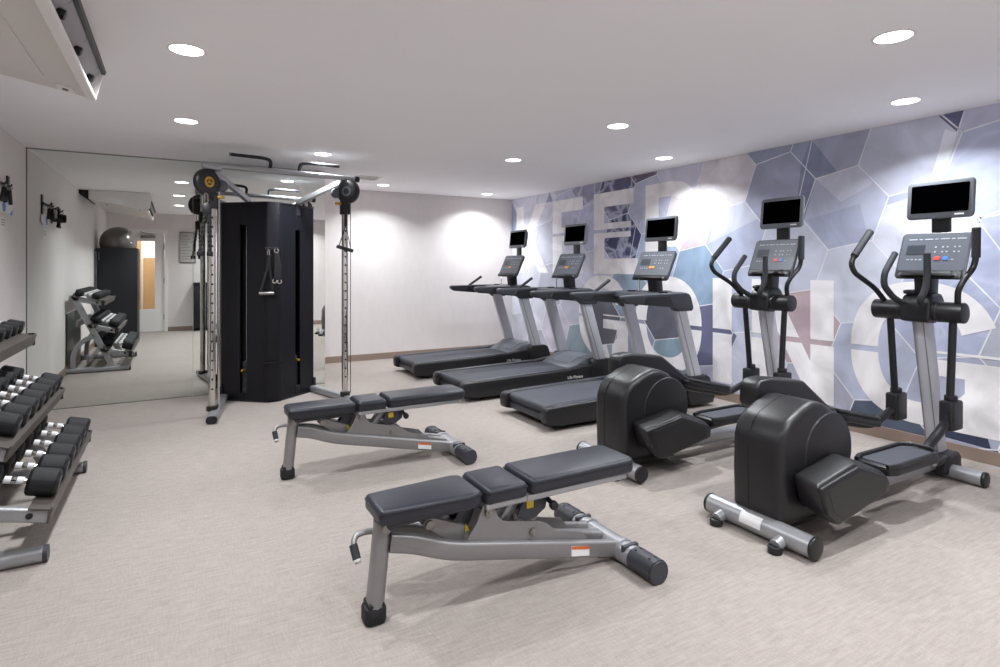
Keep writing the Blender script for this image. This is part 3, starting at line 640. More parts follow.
    hs = [(RX - 0.085, 1.0), (RX - 0.075, 1.12), (RX - 0.03, 1.165), (RX + 0.09, 1.175), (RX + 0.13, 1.12), (RX + 0.09, 1.02), (RX + 0.02, 0.985)]
    ho = obj('centre_housing', prism(hs, 'y', -0.085, 0.085, 0.02, 3), 'black', t)
    obj('cup_holder', lathe([(0.035, 0.0), (0.046, 0.004), (0.05, 0.018), (0.044, 0.022), (0.036, 0.012), (0.034, 0.004), (0.0, 0.004)], (RX - 0.0, 0.045, 1.168), (-0.1, 0, 1), 24), 'black2', ho)
    for s, top, bot, boot in ((-1, [(1.575, -0.20, 1.10), (1.54, -0.215, 1.20), (1.57, -0.235, 1.265), (1.64, -0.252, 1.33), (1.65, -0.262, 1.39), (1.65, -0.264, 1.57)], (1.53, 0.50), (1.545, 0.36, 0.535)),
                              (1, [(1.575, 0.20, 1.105), (1.46, 0.215, 1.205), (1.28, 0.24, 1.30), (1.255, 0.25, 1.355), (1.285, 0.25, 1.405), (1.475, 0.25, 1.57)], (1.64, 0.48), (1.655, 0.325, 0.505))):
        y = s * 0.178
        a = obj('moving_arm', [tube([(RX, s * 0.20, RZ)] + top, 0.0165, 12, rad=0.05), tube([(RX, y, RZ), (bot[0], y, bot[1])], 0.021, 14)], 'black', t)
        g0, g1 = Vector(top[-2]), Vector(top[-1])
        obj('grip', [tube([g0 + (g1 - g0) * 0.03, g1], 0.0225, 14), lathe([(0.0, 0.008), (0.02, 0.006), (0.024, 0.0), (0.0, 0.0)], g1, g1 - g0, 14)], 'grip', a)
        bx, z0, z1 = boot
        bt = obj('arm_boot', [prism(rounded(bx - 0.068, bx + 0.068, y - 0.040, y + 0.040, 0.02), 'z', z0, z1, 0.012, 2), cyl((bx, y, z1 - 0.01), (bx - 0.002, y, z1 + 0.03), 0.034, 18, 0.005)], 'black', t)
        obj('boot_slot', [prism(rounded(y - 0.02, y + 0.02, z0 + 0.03, z0 + 0.105, 0.018), 'x', bx - 0.0705, bx - 0.064)], 'rubber', bt)
    for s, pts in ((1, [(1.50, 0.075, 1.115), (1.42, 0.085, 1.15), (1.335, 0.095, 1.225), (1.345, 0.095, 1.30), (1.47, 0.095, 1.425)]),
                   (-1, [(1.50, -0.05, 1.105), (1.42, -0.065, 1.13), (1.45, -0.085, 1.20), (1.47, -0.085, 1.28), (1.47, -0.085, 1.42)])):
        fh = obj('fixed_handle', tube(pts, 0.019, 14, rad=0.05), 'grip', t)
        obj('handle_cap', lathe([(0.0, 0.006), (0.015, 0.004), (0.02, -0.004), (0.0, -0.004)], pts[-1], Vector(pts[-1]) - Vector(pts[-2]), 14), 'black', fh)
    mast = obj('mast', tube([(1.80, 0, 0.06), (1.60, 0, 1.04)], 0.05, sq=(0.088, 0.125), up=(1, 0, 0.2), rc=0.45), 'lgrey', t)
    obj('mast_groove', [tube([(1.733, s * 0.03, 0.12), (1.545, s * 0.03, 1.0)], 0.004, sq=(0.006, 0.004), up=(1, 0, 0.2)) for s in (-1, 1)], 'grey', mast)
    obj('console_stem', [prism([(1.60, 1.10), (1.58, 1.30), (1.66, 1.36), (1.70, 1.30), (1.68, 1.10)], 'y', -0.055, 0.045, 0.014, 2)], 'black', t)
    make_console(t, 1.56, 1.262, 0.395, 0.325, math.radians(23), (('red stop key', 'red', -0.03), ('blue key', 'blue', -0.075)), -0.045)
    make_screen(t, 1.725, 1.65, 0.375, 0.25, 1.53, -0.034)
    ft = obj('front_stabilizer', [cyl((1.745, -0.265, 0.048), (1.745, 0.265, 0.048), 0.045, 26)], 'silver', t)
    for s in (-1, 1): obj('end_cap', [cyl((1.745, s * 0.262, 0.048), (1.745, s * 0.282, 0.048), 0.0465, 26, 0.005)], 'black', ft)
    obj('front_cover', [prism([(1.66, 0.03), (1.67, 0.12), (1.72, 0.15), (1.84, 0.16), (1.87, 0.13), (1.88, 0.03)], 'y', -0.105, 0.095, 0.018, 3), prism([(1.56, 0.10), (1.61, 0.14), (1.75, 0.15), (1.75, 0.10)], 'y', -0.095, 0.085, 0.012, 2)], 'black', t)
    obj('base_rail', [tube([(0.30, 0, 0.085), (1.80, 0, 0.085)], 0.04, sq=(0.10, 0.075), rc=0.3)], 'silver', t)
    return t
el = make_elliptical('black elliptical trainer nearest the camera in front of the letter G'); el.location = (2.530, 1.862, 0)
c = copy_tree(el); c.location = (2.495, 2.945, 0); c['label'] = 'black elliptical trainer farther back, between treadmills and the near elliptical'

# ------------------------------------------------------------------ cable machine (absolute coordinates, root at its base)
CB = Vector((0.86, 6.2, 0)); OFF[0] = CB
cm = thing('cable_machine', 'black dual cable machine with chrome posts standing before the mirror', 'cable machine', CB)
Bp, Cp, Dp, Ep = Vector((0.40, 6.40)), Vector((0.755, 6.085)), Vector((0.925, 6.085)), Vector((1.295, 6.385))
def panel(p, q, z0, z1, th=0.02):
    d = (q - p).normalized(); n = Vector((d.y, -d.x)) * -1
    if n.y < 0: n = -n                                               # thickness goes inward (+y)
    return prism([tuple(p), tuple(q), tuple(q + n * th), tuple(p + n * th)], 'z', z0, z1, 0.003, 1)
L0, L1 = Bp.lerp(Cp, 0.44), Bp.lerp(Cp, 0.60)
R0, R1 = Dp.lerp(Ep, 0.42), Dp.lerp(Ep, 0.575)
ZT = 1.965
obj('left_shroud', [panel(Bp, L0, 0.02, ZT), panel(L1, Cp, 0.02, ZT), panel(L0, L1, 0.02, 0.085), panel(L0, L1, 1.757, ZT), box(0.40, 0.42, 6.40, 6.62, 0.02, ZT)], 'tower', cm, smooth=False)
obj('right_shroud', [panel(Dp, R0, 0.02, ZT), panel(R1, Ep, 0.02, ZT), panel(R0, R1, 0.02, 0.11), panel(R0, R1, 1.72, ZT), box(1.275, 1.295, 6.385, 6.62, 0.02, ZT)], 'tower', cm, smooth=False)
obj('centre_column', [prism([(0.752, 6.083), (0.79, 6.055), (0.89, 6.055), (0.928, 6.083), (0.928, 6.12), (0.752, 6.12)], 'z', 0.0, ZT + 0.02, 0.006, 2), box(0.76, 0.92, 6.035, 6.062, 0.385, 0.40, 0.003)], 'tower', cm, ang=20)
obj('top_cap', prism([(0.395, 6.63), (0.395, 6.395), (0.75, 6.08), (0.93, 6.08), (1.30, 6.38), (1.30, 6.63)], 'z', ZT, ZT + 0.02, 0.005, 1), 'tower', cm)
obj('base_plate', prism([(0.40, 6.63), (0.40, 6.40), (0.755, 6.09), (0.925, 6.09), (1.295, 6.385), (1.295, 6.63)], 'z', 0.0, 0.03), 'black', cm)
obj('back_cover', box(0.42, 1.275, 6.60, 6.62, 0.03, ZT), 'black', cm, smooth=False)
for (a, b, zt_, nm) in ((L0, L1, 0.40, 'left'), (R0, R1, 0.45, 'right')):
    c2 = a.lerp(b, 0.5); w = (b - a).length; d = (b - a).normalized(); n = Vector((-d.y, d.x))
    if n.y < 0: n = -n
    def slab(off, z0, z1, ww, th):
        p, q = c2 - d * ww / 2 + n * off, c2 + d * ww / 2 + n * off
        return prism([tuple(p), tuple(q), tuple(q + n * th), tuple(p + n * th)], 'z', z0, z1)
    obj('slot_lining', [slab(0.09, 0.03, 1.9, w + 0.05, 0.01)], 'black', cm, smooth=False)
    ws = obj('weight_stack', [slab(0.035, 0.06 + 0.028 * k, 0.084 + 0.028 * k, w - 0.012, 0.05) for k in range(int((zt_ - 0.06) / 0.028))], 'dgrey', cm, smooth=False)
    g = c2 + n * 0.06
    obj('guide_rod', [cyl((g.x, g.y, 0.3), (g.x, g.y, 1.88), 0.008, 10)], 'chrome', cm)
    k0 = c2 - n * 0.005; zk = 0.31 if nm == 'left' else 0.375
    obj('selector_pin', [cyl((c2.x + n.x * 0.03, c2.y + n.y * 0.03, zk), (k0.x - n.x * 0.012, k0.y - n.y * 0.012, zk), 0.013, 14, 0.003)], 'gold', ws)
POST = (((0.285, 5.75), (0.425, 6.43), (0.268, 5.47)), ((1.470, 5.75), (1.275, 6.43), (1.535, 5.55)))
for k, ((px, py), ra, fb) in enumerate(POST):
    s = -1 if k == 0 else 1
    ft = obj('base_leg', tube([(ra[0], ra[1], 0.036), (fb[0], fb[1], 0.036)], 0.04, sq=(0.085, 0.062), rc=0.3), 'silver', cm)
    dv = (Vector(fb) - Vector(ra)).normalized()
    obj('end_cap', tube([(fb[0], fb[1], 0.036), (fb[0] + dv.x * 0.016, fb[1] + dv.y * 0.016, 0.036)], 0.04, sq=(0.09, 0.066), rc=0.45), 'black', ft)
    obj('leg_bracket', box(ra[0] + s * 0.03 - 0.012, ra[0] + s * 0.03 + 0.012, ra[1] - 0.06, ra[1] - 0.03, 0.04, 0.15, 0.004), 'black', ft)
    obj('post_collar', cyl((px, py - 0.01, 0.055), (px, py - 0.01, 0.10), 0.048, 20, 0.006), 'black', ft)
    po = obj('post', [tube([(px, py, 0.06), (px, py, 2.2)], 0.03, sq=(0.058, 0.058), up=(0, 1, 0), rc=0.3)], 'chrome', cm)
    obj('post_holes', [cyl((px, py - 0.0298, 0.25 + 0.085 * i), (px, py - 0.0285, 0.25 + 0.085 * i), 0.009, 10) for i in range(19)], 'black', po)
    if k == 0: obj('guide_tube', [cyl((px + s * -0.055, py + 0.03, 0.07), (px + s * -0.055, py + 0.03, 2.12), 0.011, 12)], 'chrome', cm)
    if k: obj('cable', [cyl((px + s * 0.055, py - 0.005, 0.08), (px + s * 0.055, py - 0.005, 2.05), 0.0035, 8)], 'black', cm)
    ax = Vector((0.55 * -s, -0.83, 0.0)).normalized(); cc = Vector((px + s * 0.045, py - 0.075, 2.085))
    if k: ax = Vector((-0.70, -0.71, 0)); cc = Vector((px + 0.02, py - 0.05, 2.085))
    ph = obj('pulley_housing', [lathe([(0.0, 0.035), (0.08, 0.037), (0.108, 0.03), (0.118, 0.018), (0.118, -0.018), (0.108, -0.03), (0.0, -0.035)], cc, ax, 36), tube([cc + Vector((0, 0, 0.08)), (px, py, 2.2)], 0.02, sq=(0.06, 0.05)), tube([cc + Vector((-s * 0.02, 0.02, -0.09)), (px, py - 0.02, 1.93)], 0.02, sq=(0.05, 0.045))], 'black', cm)
    if k == 0:
        em = obj('emblem', [lathe([(0.028, 0.0365), (0.028, 0.0385), (0.047, 0.0385), (0.047, 0.0365)], cc, ax, 28), lathe([(0.0, 0.0365), (0.008, 0.0385), (0.012, 0.0365)], cc, ax, 12)] +
                 [at(box(-0.005, 0.005, -0.0009, 0.0009, 0.010, 0.032), cc + ax * 0.0376, rz=math.atan2(ax.x, -ax.y) * 1.0) for _ in (0,)] +
                 [at(at(box(-0.005, 0.005, -0.0009, 0.0009, 0.010, 0.032), ry=a), cc + ax * 0.0376, rz=math.atan2(ax.x, -ax.y)) for a in (2.1, 4.2)], 'gold', ph, label='round gold emblem')
    else:
        obj('emblem', [lathe([(0.03, 0.0365), (0.03, 0.0385), (0.05, 0.0385), (0.05, 0.0365)], cc, ax, 28)], 'mgrey', ph)
    obj('small_pulley', [cyl((px - s * 0.09, py + 0.03, 2.07), (px - s * 0.075, py - 0.02, 2.07), 0.05, 24, 0.005)], 'mgrey', ph)
    cr = obj('carriage', [box(px - 0.042, px + 0.042, py - 0.045, py + 0.045, 1.86, 2.0, 0.008)], 'black', cm)
    obj('lock_knob', [cyl((px - s * 0.04, py - 0.02, 1.965), (px - s * 0.10, py - 0.025, 1.965), 0.014, 14, 0.003)], 'gold', cr)
obj('top_bar', [tube([(0.20, 5.70, 2.245), (1.56, 5.715, 2.215)], 0.03, sq=(0.06, 0.05), rc=0.4), box(0.205, 0.36, 5.66, 5.80, 2.20, 2.245, 0.012)], 'silver', cm)
obj('bar_cap', [tube([(1.555, 5.715, 2.215), (1.60, 5.715, 2.214)], 0.03, sq=(0.066, 0.056), rc=0.45), tube([(1.53, 5.71, 2.09), (1.56, 5.71, 2.09)], 0.018)], 'black', cm)
obj('roof_strut', tube([(0.30, 5.74, 2.19), (0.64, 6.24, 2.0)], 0.02, sq=(0.045, 0.055), rc=0.2), 'silver', cm)
obj('roof_strut', tube([(1.45, 5.74, 2.19), (1.10, 6.24, 2.0)], 0.02, sq=(0.045, 0.055), rc=0.2), 'silver', cm)
obj('strut_plate', [prism([(6.22, 1.95), (6.22, 1.875), (6.245, 1.85), (6.27, 1.88), (6.27, 2.0), (6.2, 2.0)], 'x', x - 0.02, x + 0.02) for x in (0.63, 1.11)], 'black', cm)
for pts in ([(0.765, 5.71, 2.235), (0.775, 5.70, 2.33), (0.70, 5.70, 2.345), (0.43, 5.69, 2.352)], [(1.02, 5.71, 2.225), (1.035, 5.70, 2.318), (1.10, 5.70, 2.33), (1.40, 5.69, 2.325)]):
    ph = obj('pull_up_handle', tube(pts, 0.016, 12, rad=0.05), 'grip', cm)
obj('handle_tip', cyl((0.432, 5.69, 2.352), (0.418, 5.69, 2.3525), 0.0165, 12), 'steel', cm)
obj('hook_plate', [box(0.765, 0.90, 6.045, 6.057, 1.50, 1.535, 0.003)] + [tube([(x, 6.05, 1.515), (x, 6.0, 1.512), (x, 5.99, 1.53)], 0.005, 8) for x in (0.79, 0.865)], 'black', cm)
OFF[0] = Vector((0, 0, 0))
# accessories hanging on the machine, each a thing of its own
def hang(name, lab, cat, loc): 
    t = thing(name, lab, cat, loc, 0, 'cable attachments on the machine'); OFF[0] = Vector(loc); return t
t = hang('triceps_rope', 'twisted black pull rope hanging from the left pulley', 'pull rope', (0.235, 5.63, 1.90))
obj('carabiner', tube([(0.225, 5.63, 1.985), (0.245, 5.63, 1.975), (0.248, 5.63, 1.90), (0.222, 5.63, 1.90), (0.222, 5.63, 1.975), (0.228, 5.63, 1.985)], 0.005, 8, rad=0.01), 'chrome', t)
obj('rope_collar', [box(0.205, 0.27, 5.615, 5.645, 1.79, 1.895, 0.01)], 'black', t)
for x0, x1 in ((0.222, 0.185), (0.255, 0.262)):
    r = obj('rope_strand', [tube([(x0 + (x1 - x0) * k / 24 + 0.005 * math.sin(k * 2.1), 5.63 + 0.005 * math.cos(k * 2.1), 1.80 - 0.33 * k / 24) for k in range(25)], 0.0135, 8)], 'rope', t)
    obj('rope_stop', [cyl((x1, 5.63, 1.475), (x1, 5.63, 1.435), 0.026, 16, 0.006)], 'rubber', r)
t = hang('strap_handle', 'single strap cable handle hanging on the right post', 'cable handle', (1.46, 5.66, 1.85))
obj('carabiner', tube([(1.455, 5.665, 1.93), (1.47, 5.66, 1.91), (1.47, 5.66, 1.86), (1.452, 5.66, 1.86), (1.452, 5.66, 1.915)], 0.005, 8, rad=0.008), 'black', t)
obj('strap', [tube([(1.46, 5.66, 1.87), (1.455, 5.655, 1.74)], 0.01, sq=(0.025, 0.006)), tube([(1.455, 5.655, 1.75), (1.385, 5.65, 1.535)], 0.004, sq=(0.02, 0.005)), tube([(1.455, 5.655, 1.75), (1.505, 5.65, 1.50)], 0.004, sq=(0.02, 0.005))], 'black', t)
obj('grip', [cyl((1.365, 5.65, 1.54), (1.525, 5.65, 1.495), 0.017, 14, 0.004)], 'grip', t)
t = hang('stirrup_handle', 'stirrup cable handle with metal grip hanging on the front of the tower', 'cable handle', (0.79, 6.0, 1.5))
obj('carabiner', tube([(0.785, 6.02, 1.515), (0.80, 6.015, 1.50), (0.80, 6.015, 1.455), (0.783, 6.015, 1.455), (0.783, 6.015, 1.50)], 0.005, 8), 'chrome', t)
obj('strap', [tube([(0.79, 6.018, 1.46), (0.79, 6.02, 1.36), (0.715, 6.02, 1.085)], 0.004, sq=(0.022, 0.006)), tube([(0.793, 6.018, 1.46), (0.797, 6.02, 1.36), (0.835, 6.02, 1.085)], 0.004, sq=(0.022, 0.006))], 'rope', t)
obj('grip', [cyl((0.705, 6.02, 1.08), (0.845, 6.02, 1.08), 0.016, 16, 0.004)], 'steel', t)
t = hang('ankle_strap', 'black ankle strap with steel rings hanging on the tower beside the stirrup handle', 'ankle strap', (0.87, 6.0, 1.5))
obj('ring', [lathe([(0.016, -0.003), (0.022, -0.003), (0.022, 0.003), (0.016, 0.003), (0.016, -0.003)], (0.865, 6.02, 1.50), (0, 1, 0), 20), lathe([(0.016, -0.003), (0.022, -0.003), (0.022, 0.003), (0.016, 0.003), (0.016, -0.003)], (0.85, 6.02, 1.20), (0, 1, 0), 20), lathe([(0.016, -0.003), (0.022, -0.003), (0.022, 0.003), (0.016, 0.003), (0.016, -0.003)], (0.895, 6.02, 1.195), (0, 1, 0), 20)], 'chrome', t)
obj('strap', [prism([(0.85, 1.48), (0.885, 1.48), (0.91, 1.36), (0.912, 1.21), (0.84, 1.21), (0.845, 1.36)], 'y', 6.012, 6.024, 0.004, 1)], 'rope', t)
OFF[0] = Vector((0, 0, 0))

# ------------------------------------------------------------------ dumbbell rack on the left wall (absolute coordinates)
RK = Vector((-0.85, 3.95, 0)); OFF[0] = RK
rk = thing('dumbbell_rack', 'grey three-tier dumbbell rack standing against the left wall', 'dumbbell rack', RK)
TIERS = {'top': ((-1.135, 0.955), (-0.800, 0.868)), 'mid': ((-0.945, 0.600), (-0.655, 0.508)), 'low': ((-0.82, 0.285), (-0.508, 0.208))}
for y in (3.30, 4.60):
    f = obj('end_frame', [tube([(-1.12, y, 0.985), (-0.70, y, 0.05)], 0.03, sq=(0.045, 0.07), up=(1, 0, 0.4), rc=0.25),
                          tube([(-1.12, y, 0.06), (-1.115, y, 0.25), (-1.05, y, 0.38), (-0.90, y, 0.47)], 0.03, sq=(0.045, 0.06), up=(1, 0, 0), rad=0.1, rc=0.3)] +
            [tube([(a[0] - 0.02, y, a[1]), (b[0], y, b[1])], 0.03, sq=(0.045, 0.062), rc=0.25) for a, b in TIERS.values()], 'silver', rk)
    ft = obj('base_foot', [tube([(-1.19, y, 0.036), (-0.52, y, 0.036)], 0.033, sq=(0.07, 0.066), rc=0.42)], 'silver', rk)
    obj('end_cap', [tube([(-0.523, y, 0.036), (-0.505, y, 0.036)], 0.033, sq=(0.076, 0.072), rc=0.45)], 'dgrey', ft)
    obj('bolt', [cyl((a[0] + (b[0] - a[0]) * q, y + s * 0.0235, a[1] + (b[1] - a[1]) * q), (a[0] + (b[0] - a[0]) * q, y + s * 0.026, a[1] + (b[1] - a[1]) * q), 0.014, 14) for a, b in TIERS.values() for q in (0.2, 0.8) for s in (-1, 1)], 'black', f)
def sheet_tier(a, b):
    # a folded steel tray: back lip, sloping bed, upturned front lip; ends stand proud of the frames
    ux, uz = b[0] - a[0], b[1] - a[1]; l = math.hypot(ux, uz); ux, uz = ux / l, uz / l; nx, nz = -uz, ux
    if nz < 0: nx, nz = -nx, -nz
    def pt(s, h): return (a[0] + ux * s + nx * h, a[1] + uz * s + nz * h)
    out = []
    for s0, s1 in ((0.02, 0.09), (l - 0.075, l + 0.012)):
        out.append(prism([pt(s0, 0.034), pt(s1, 0.034), pt(s1, 0.039), pt(s0, 0.039)], 'y', 3.26, 4.66))
    out.append(prism([pt(l + 0.007, -0.022), pt(l + 0.016, -0.022), pt(l + 0.016, 0.05), pt(l + 0.007, 0.05)], 'y', 3.255, 4.665, 0.002, 1))
    out.append(prism([pt(0.012, 0.0), pt(0.02, 0.0), pt(0.02, 0.06), pt(0.012, 0.06)], 'y', 3.26, 4.66))
    return out, pt, l, (ux, uz)
DB = {'low': (0.066, 0.112, 0.125, [3.44, 3.66, 3.875, 4.085, 4.29, 4.49]), 'mid': (0.054, 0.10, 0.115, [3.45, 3.64, 3.83, 4.015, 4.20, 4.385, 4.565]), 'top': (0.042, 0.075, 0.115, [3.38 + 0.155 * k for k in range(9)])}
PTS = {}
for nm, (a, b) in TIERS.items():
    prims, pt, l, u = sheet_tier(a, b); PTS[nm] = (pt, l, u)
    tr = obj('tray', prims, 'rail', rk, smooth=False)
    obj('tray_tip', [box(b[0] - 0.02, b[0] + 0.018, 4.655, 4.675, b[1] - 0.03, b[1] + 0.05, 0.006)], 'black', tr)
obj('rear_beam', [box(-1.09, -1.06, 3.32, 4.58, 0.58, 0.66, 0.004), box(-0.98, -0.95, 3.32, 4.58, 0.12, 0.18, 0.004)], 'grey', rk)
OFF[0] = Vector((0, 0, 0))
def make_dumbbell(r, hl, handle, label, group):
    """local: handle along x, resting height z = 0 at the underside of the heads"""
    t = thing('dumbbell', label, 'dumbbell', (0, 0, 0), 0, group)
    rz = r * math.cos(PI / 8)
    for s in (-1, 1):
        x0 = s * handle / 2; x1 = s * (handle / 2 + hl); ch = r * 0.16
        prof = lambda k: [(k * r * math.cos(PI / 8 + PI / 4 * i), rz + k * r * math.sin(PI / 8 + PI / 4 * i)) for i in range(8)]
        body = prism(prof(1.0), 'x', x0, x1 - s * ch, 0.0); cap = prism(prof(1.0), 'x', x1 - s * ch, x1, 0.0, inset1=prof(0.78)); neck = prism(prof(0.8), 'x', x0 - s * 0.01, x0, 0.0, inset1=prof(1.0))
        h = obj('head', [_bevel(body, 0.004, 1), cap, neck], 'rubber', t, ang=25)
        obj('head_insert', [cyl((x1 - s * 0.002, 0, rz), (x1 + s * 0.0015, 0, rz), r * 0.55, 20)], 'dgrey', h)
    hn = obj('handle', [lathe([(0.0, -handle / 2), (0.0125, -handle / 2), (0.0145, -handle / 4), (0.0165, 0), (0.0145, handle / 4), (0.0125, handle / 2), (0, handle / 2)], (0, 0, rz), (1, 0, 0), 16)], 'chrome', t)
    for x in (-0.024, 0.024): obj('weight_band', lathe([(0.0150, x - 0.014), (0.0172, x - 0.013), (0.0172, x + 0.013), (0.0150, x + 0.014)], (0, 0, rz), (1, 0, 0), 16), 'white', hn)
    return t
ORD = ['first', 'second', 'third', 'fourth', 'fifth', 'sixth', 'seventh', 'eighth', 'ninth']
WORD = {'low': ('large', 'bottom tier'), 'mid': ('mid-sized', 'middle tier'), 'top': ('small', 'top tier')}
for nm in ('low', 'mid', 'top'):
    r, hl, hd, ys_ = DB[nm]; pt, l, u = PTS[nm]; src = None
    for k, y in enumerate(ys_):
        n = len(ys_) - k
        lab = '%s black octagonal dumbbell on the rack %s, %s from the mirror end' % (WORD[nm][0], WORD[nm][1], ORD[n - 1])
        if src is None: src = make_dumbbell(r, hl, hd, lab, 'dumbbells on the ' + WORD[nm][1]); d = src
        else: d = copy_tree(src); d['label'] = lab
        cx, cz = pt(l / 2 - 0.014, 0.0395)
        d.location = (cx, y, cz); d.rotation_euler = (0, math.atan2(-u[1], u[0]), 0)

# ------------------------------------------------------------------ air conditioner under the ceiling
AC = Vector((-0.70, 2.4, H)); OFF[0] = AC
ac = thing('air_conditioner', 'white ceiling-hung air conditioner at the upper left, above the left wall', 'air conditioner', AC)
Y0, Y1 = 1.55, 3.50
obj('casing', [prism([(-1.08, 2.437), (-1.08, 2.315), (-1.05, 2.302), (-0.375, 2.180), (-0.375, 2.204), (-0.43, 2.212), (-0.43, 2.30), (-0.318, 2.316), (-0.312, 2.33), (-0.330, 2.437)], 'y', Y0 + 0.012, Y1 - 0.012, 0.008, 2)], 'acw', ac)
obj('front_lip', [prism([(-0.385, 2.170), (-0.350, 2.168), (-0.343, 2.176), (-0.350, 2.203), (-0.378, 2.206)], 'y', Y0, Y1, 0.004, 2)], 'trim', ac)
for y in (Y0, Y1 - 0.012):
    obj('end_panel', [prism([(-0.44, 2.192), (-0.346, 2.172), (-0.316, 2.30), (-0.312, 2.33), (-0.332, 2.436), (-1.07, 2.436), (-1.07, 2.308)], 'y', y, y + 0.012, 0.002, 1)], 'trim', ac)
obj('top_edge', [prism([(-0.322, 2.296), (-0.306, 2.296), (-0.300, 2.312), (-0.318, 2.318)], 'y', Y0 + 0.012, Y1 - 0.03, 0.001, 1)], 'black', ac)
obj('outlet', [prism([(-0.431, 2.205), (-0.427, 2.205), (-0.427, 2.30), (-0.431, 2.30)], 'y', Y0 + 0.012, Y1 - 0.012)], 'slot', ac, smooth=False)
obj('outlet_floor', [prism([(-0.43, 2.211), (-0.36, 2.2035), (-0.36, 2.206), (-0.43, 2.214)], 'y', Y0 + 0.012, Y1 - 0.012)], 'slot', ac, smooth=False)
obj('louvre', [prism([(-0.392, 2.222), (-0.384, 2.222), (-0.322, 2.297), (-0.332, 2.298)], 'y', Y0 + 0.02, Y1 - 0.05, 0.001, 1)], 'flap', ac, label='grey air outlet flap')
for y in (1.75, 2.15, 2.54, 2.94, 3.335):
    obj('flap_pivot', [cyl((-0.374, y, 2.245), (-0.340, y, 2.232), 0.019, 14, 0.004), tube([(-0.376, y + 0.012, 2.238), (-0.322, y + 0.012, 2.302)], 0.004, 6)], 'black', ac)
slope = (2.190 - 2.302) / 0.62
def on_bottom(x0, x1, y0, y1, d):
    zf = lambda x: 2.302 + (x + 1.05) * slope
    return prism([(x0, zf(x0) - d), (x1, zf(x1) - d), (x1, zf(x1) + 0.004), (x0, zf(x0) + 0.004)], 'y', y0, y1, 0.0)
obj('bottom_panel', [on_bottom(-0.99, -0.52, Y0 + 0.12, Y1 - 0.22, 0.005)], 'acw', ac, smooth=False)
sp = obj('sensor_plate', [on_bottom(-0.49, -0.425, 3.36, 3.45, 0.009)], 'trim', ac, smooth=False)
obj('sensor_eye', [on_bottom(-0.468, -0.447, 3.39, 3.42, 0.012)], 'dgrey', sp, smooth=False)
obj('intake_slot', [on_bottom(-0.90, -0.885, 3.0, 3.25, 0.0065)], 'dgrey', ac, smooth=False)
OFF[0] = Vector((0, 0, 0))
tag(obj('pipe_cover', prism([(XL + 0.001, 2.438), (XL + 0.001, 2.385), (-1.11, 2.315), (-1.083, 2.305), (-1.083, 2.438)], 'y', 2.6, 3.46, 0.006, 2), 'black'), 'dark pipe cover between the air conditioner and the left wall', 'pipe cover')

# ------------------------------------------------------------------ things on and by the left wall
WR = Vector((XL, 5.6, 1.9)); OFF[0] = WR
wr = thing('attachment_rack', 'black wall rack of hooks near the mirror corner on the left wall', 'wall rack', WR)
x0 = XL + 0.001
obj('back_plate', [box(x0, x0 + 0.012, 6.02, 6.09, 1.88, 2.08, 0.003), box(x0, x0 + 0.012, 5.50, 5.56, 1.82, 2.05, 0.003), box(x0, x0 + 0.012, 5.08, 5.14, 1.84, 2.04, 0.003)], 'black', wr)
obj('cross_rail', [box(x0 + 0.012, x0 + 0.03, 5.05, 6.10, 1.975, 2.0, 0.004)], 'black', wr)
for y in (5.15, 5.35, 5.55, 5.75, 5.93):
    obj('hook', tube([(x0 + 0.03, y, 1.985), (x0 + 0.05, y, 1.985), (x0 + 0.056, y, 2.0)], 0.006, 8, rad=0.01), 'black', wr)
OFF[0] = Vector((0, 0, 0))
def attach(name, lab, y, prims):
    loc = (x0 + 0.04, y, 1.985); OFF[0] = Vector(loc)
    t = thing(name, lab, 'cable attachment', loc, 0, 'attachments on the wall rack'); 
    for nm, pr_, mm in prims: obj(nm, pr_, mm, t)
    OFF[0] = Vector((0, 0, 0)); return t
xa = x0 + 0.042
attach('straight_bar', 'short black pull bar on the wall rack hook nearest the mirror', 5.93, [('link', lathe([(0.012, -0.003), (0.017, 0), (0.012, 0.003), (0.012, -0.003)], (xa, 5.93, 1.968), (0, 1, 0), 14), 'chrome'), ('grip', cyl((xa, 5.92, 1.95), (xa, 5.96, 1.84), 0.014, 12, 0.003), 'grip')])
attach('rope_handle', 'black rope attachment on the wall rack, second hook from the mirror', 5.75, [('link', lathe([(0.012, -0.003), (0.017, 0), (0.012, 0.003), (0.012, -0.003)], (xa, 5.75, 1.968), (0, 1, 0), 14), 'chrome'), ('strand', [tube([(xa, 5.75, 1.955), (xa, 5.71, 1.87), (xa, 5.70, 1.845)], 0.014, 8), tube([(xa, 5.75, 1.955), (xa, 5.79, 1.87), (xa, 5.80, 1.845)], 0.014, 8)], 'rope')])
attach('triangle_handle', 'black close-grip row handle on the middle hook of the wall rack', 5.55, [('frame', [tube([(xa, 5.55, 1.965), (xa, 5.48, 1.86)], 0.009, 8), tube([(xa, 5.55, 1.965), (xa, 5.62, 1.86)], 0.009, 8)], 'steel'), ('grip', [cyl((xa - 0.035, 5.48, 1.855), (xa + 0.05, 5.48, 1.855), 0.015, 12, 0.003), cyl((xa - 0.035, 5.62, 1.855), (xa + 0.05, 5.62, 1.855), 0.015, 12, 0.003)], 'grip')])
attach('strap_handle', 'strap handle on the wall rack, second hook from the rack end away from the mirror', 5.35, [('strap', [tube([(xa, 5.35, 1.99), (xa, 5.29, 1.80)], 0.004, sq=(0.02, 0.005)), tube([(xa, 5.35, 1.99), (xa, 5.41, 1.80)], 0.004, sq=(0.02, 0.005))], 'rope'), ('grip', cyl((xa, 5.275, 1.795), (xa, 5.425, 1.795), 0.016, 12, 0.003), 'grip')])
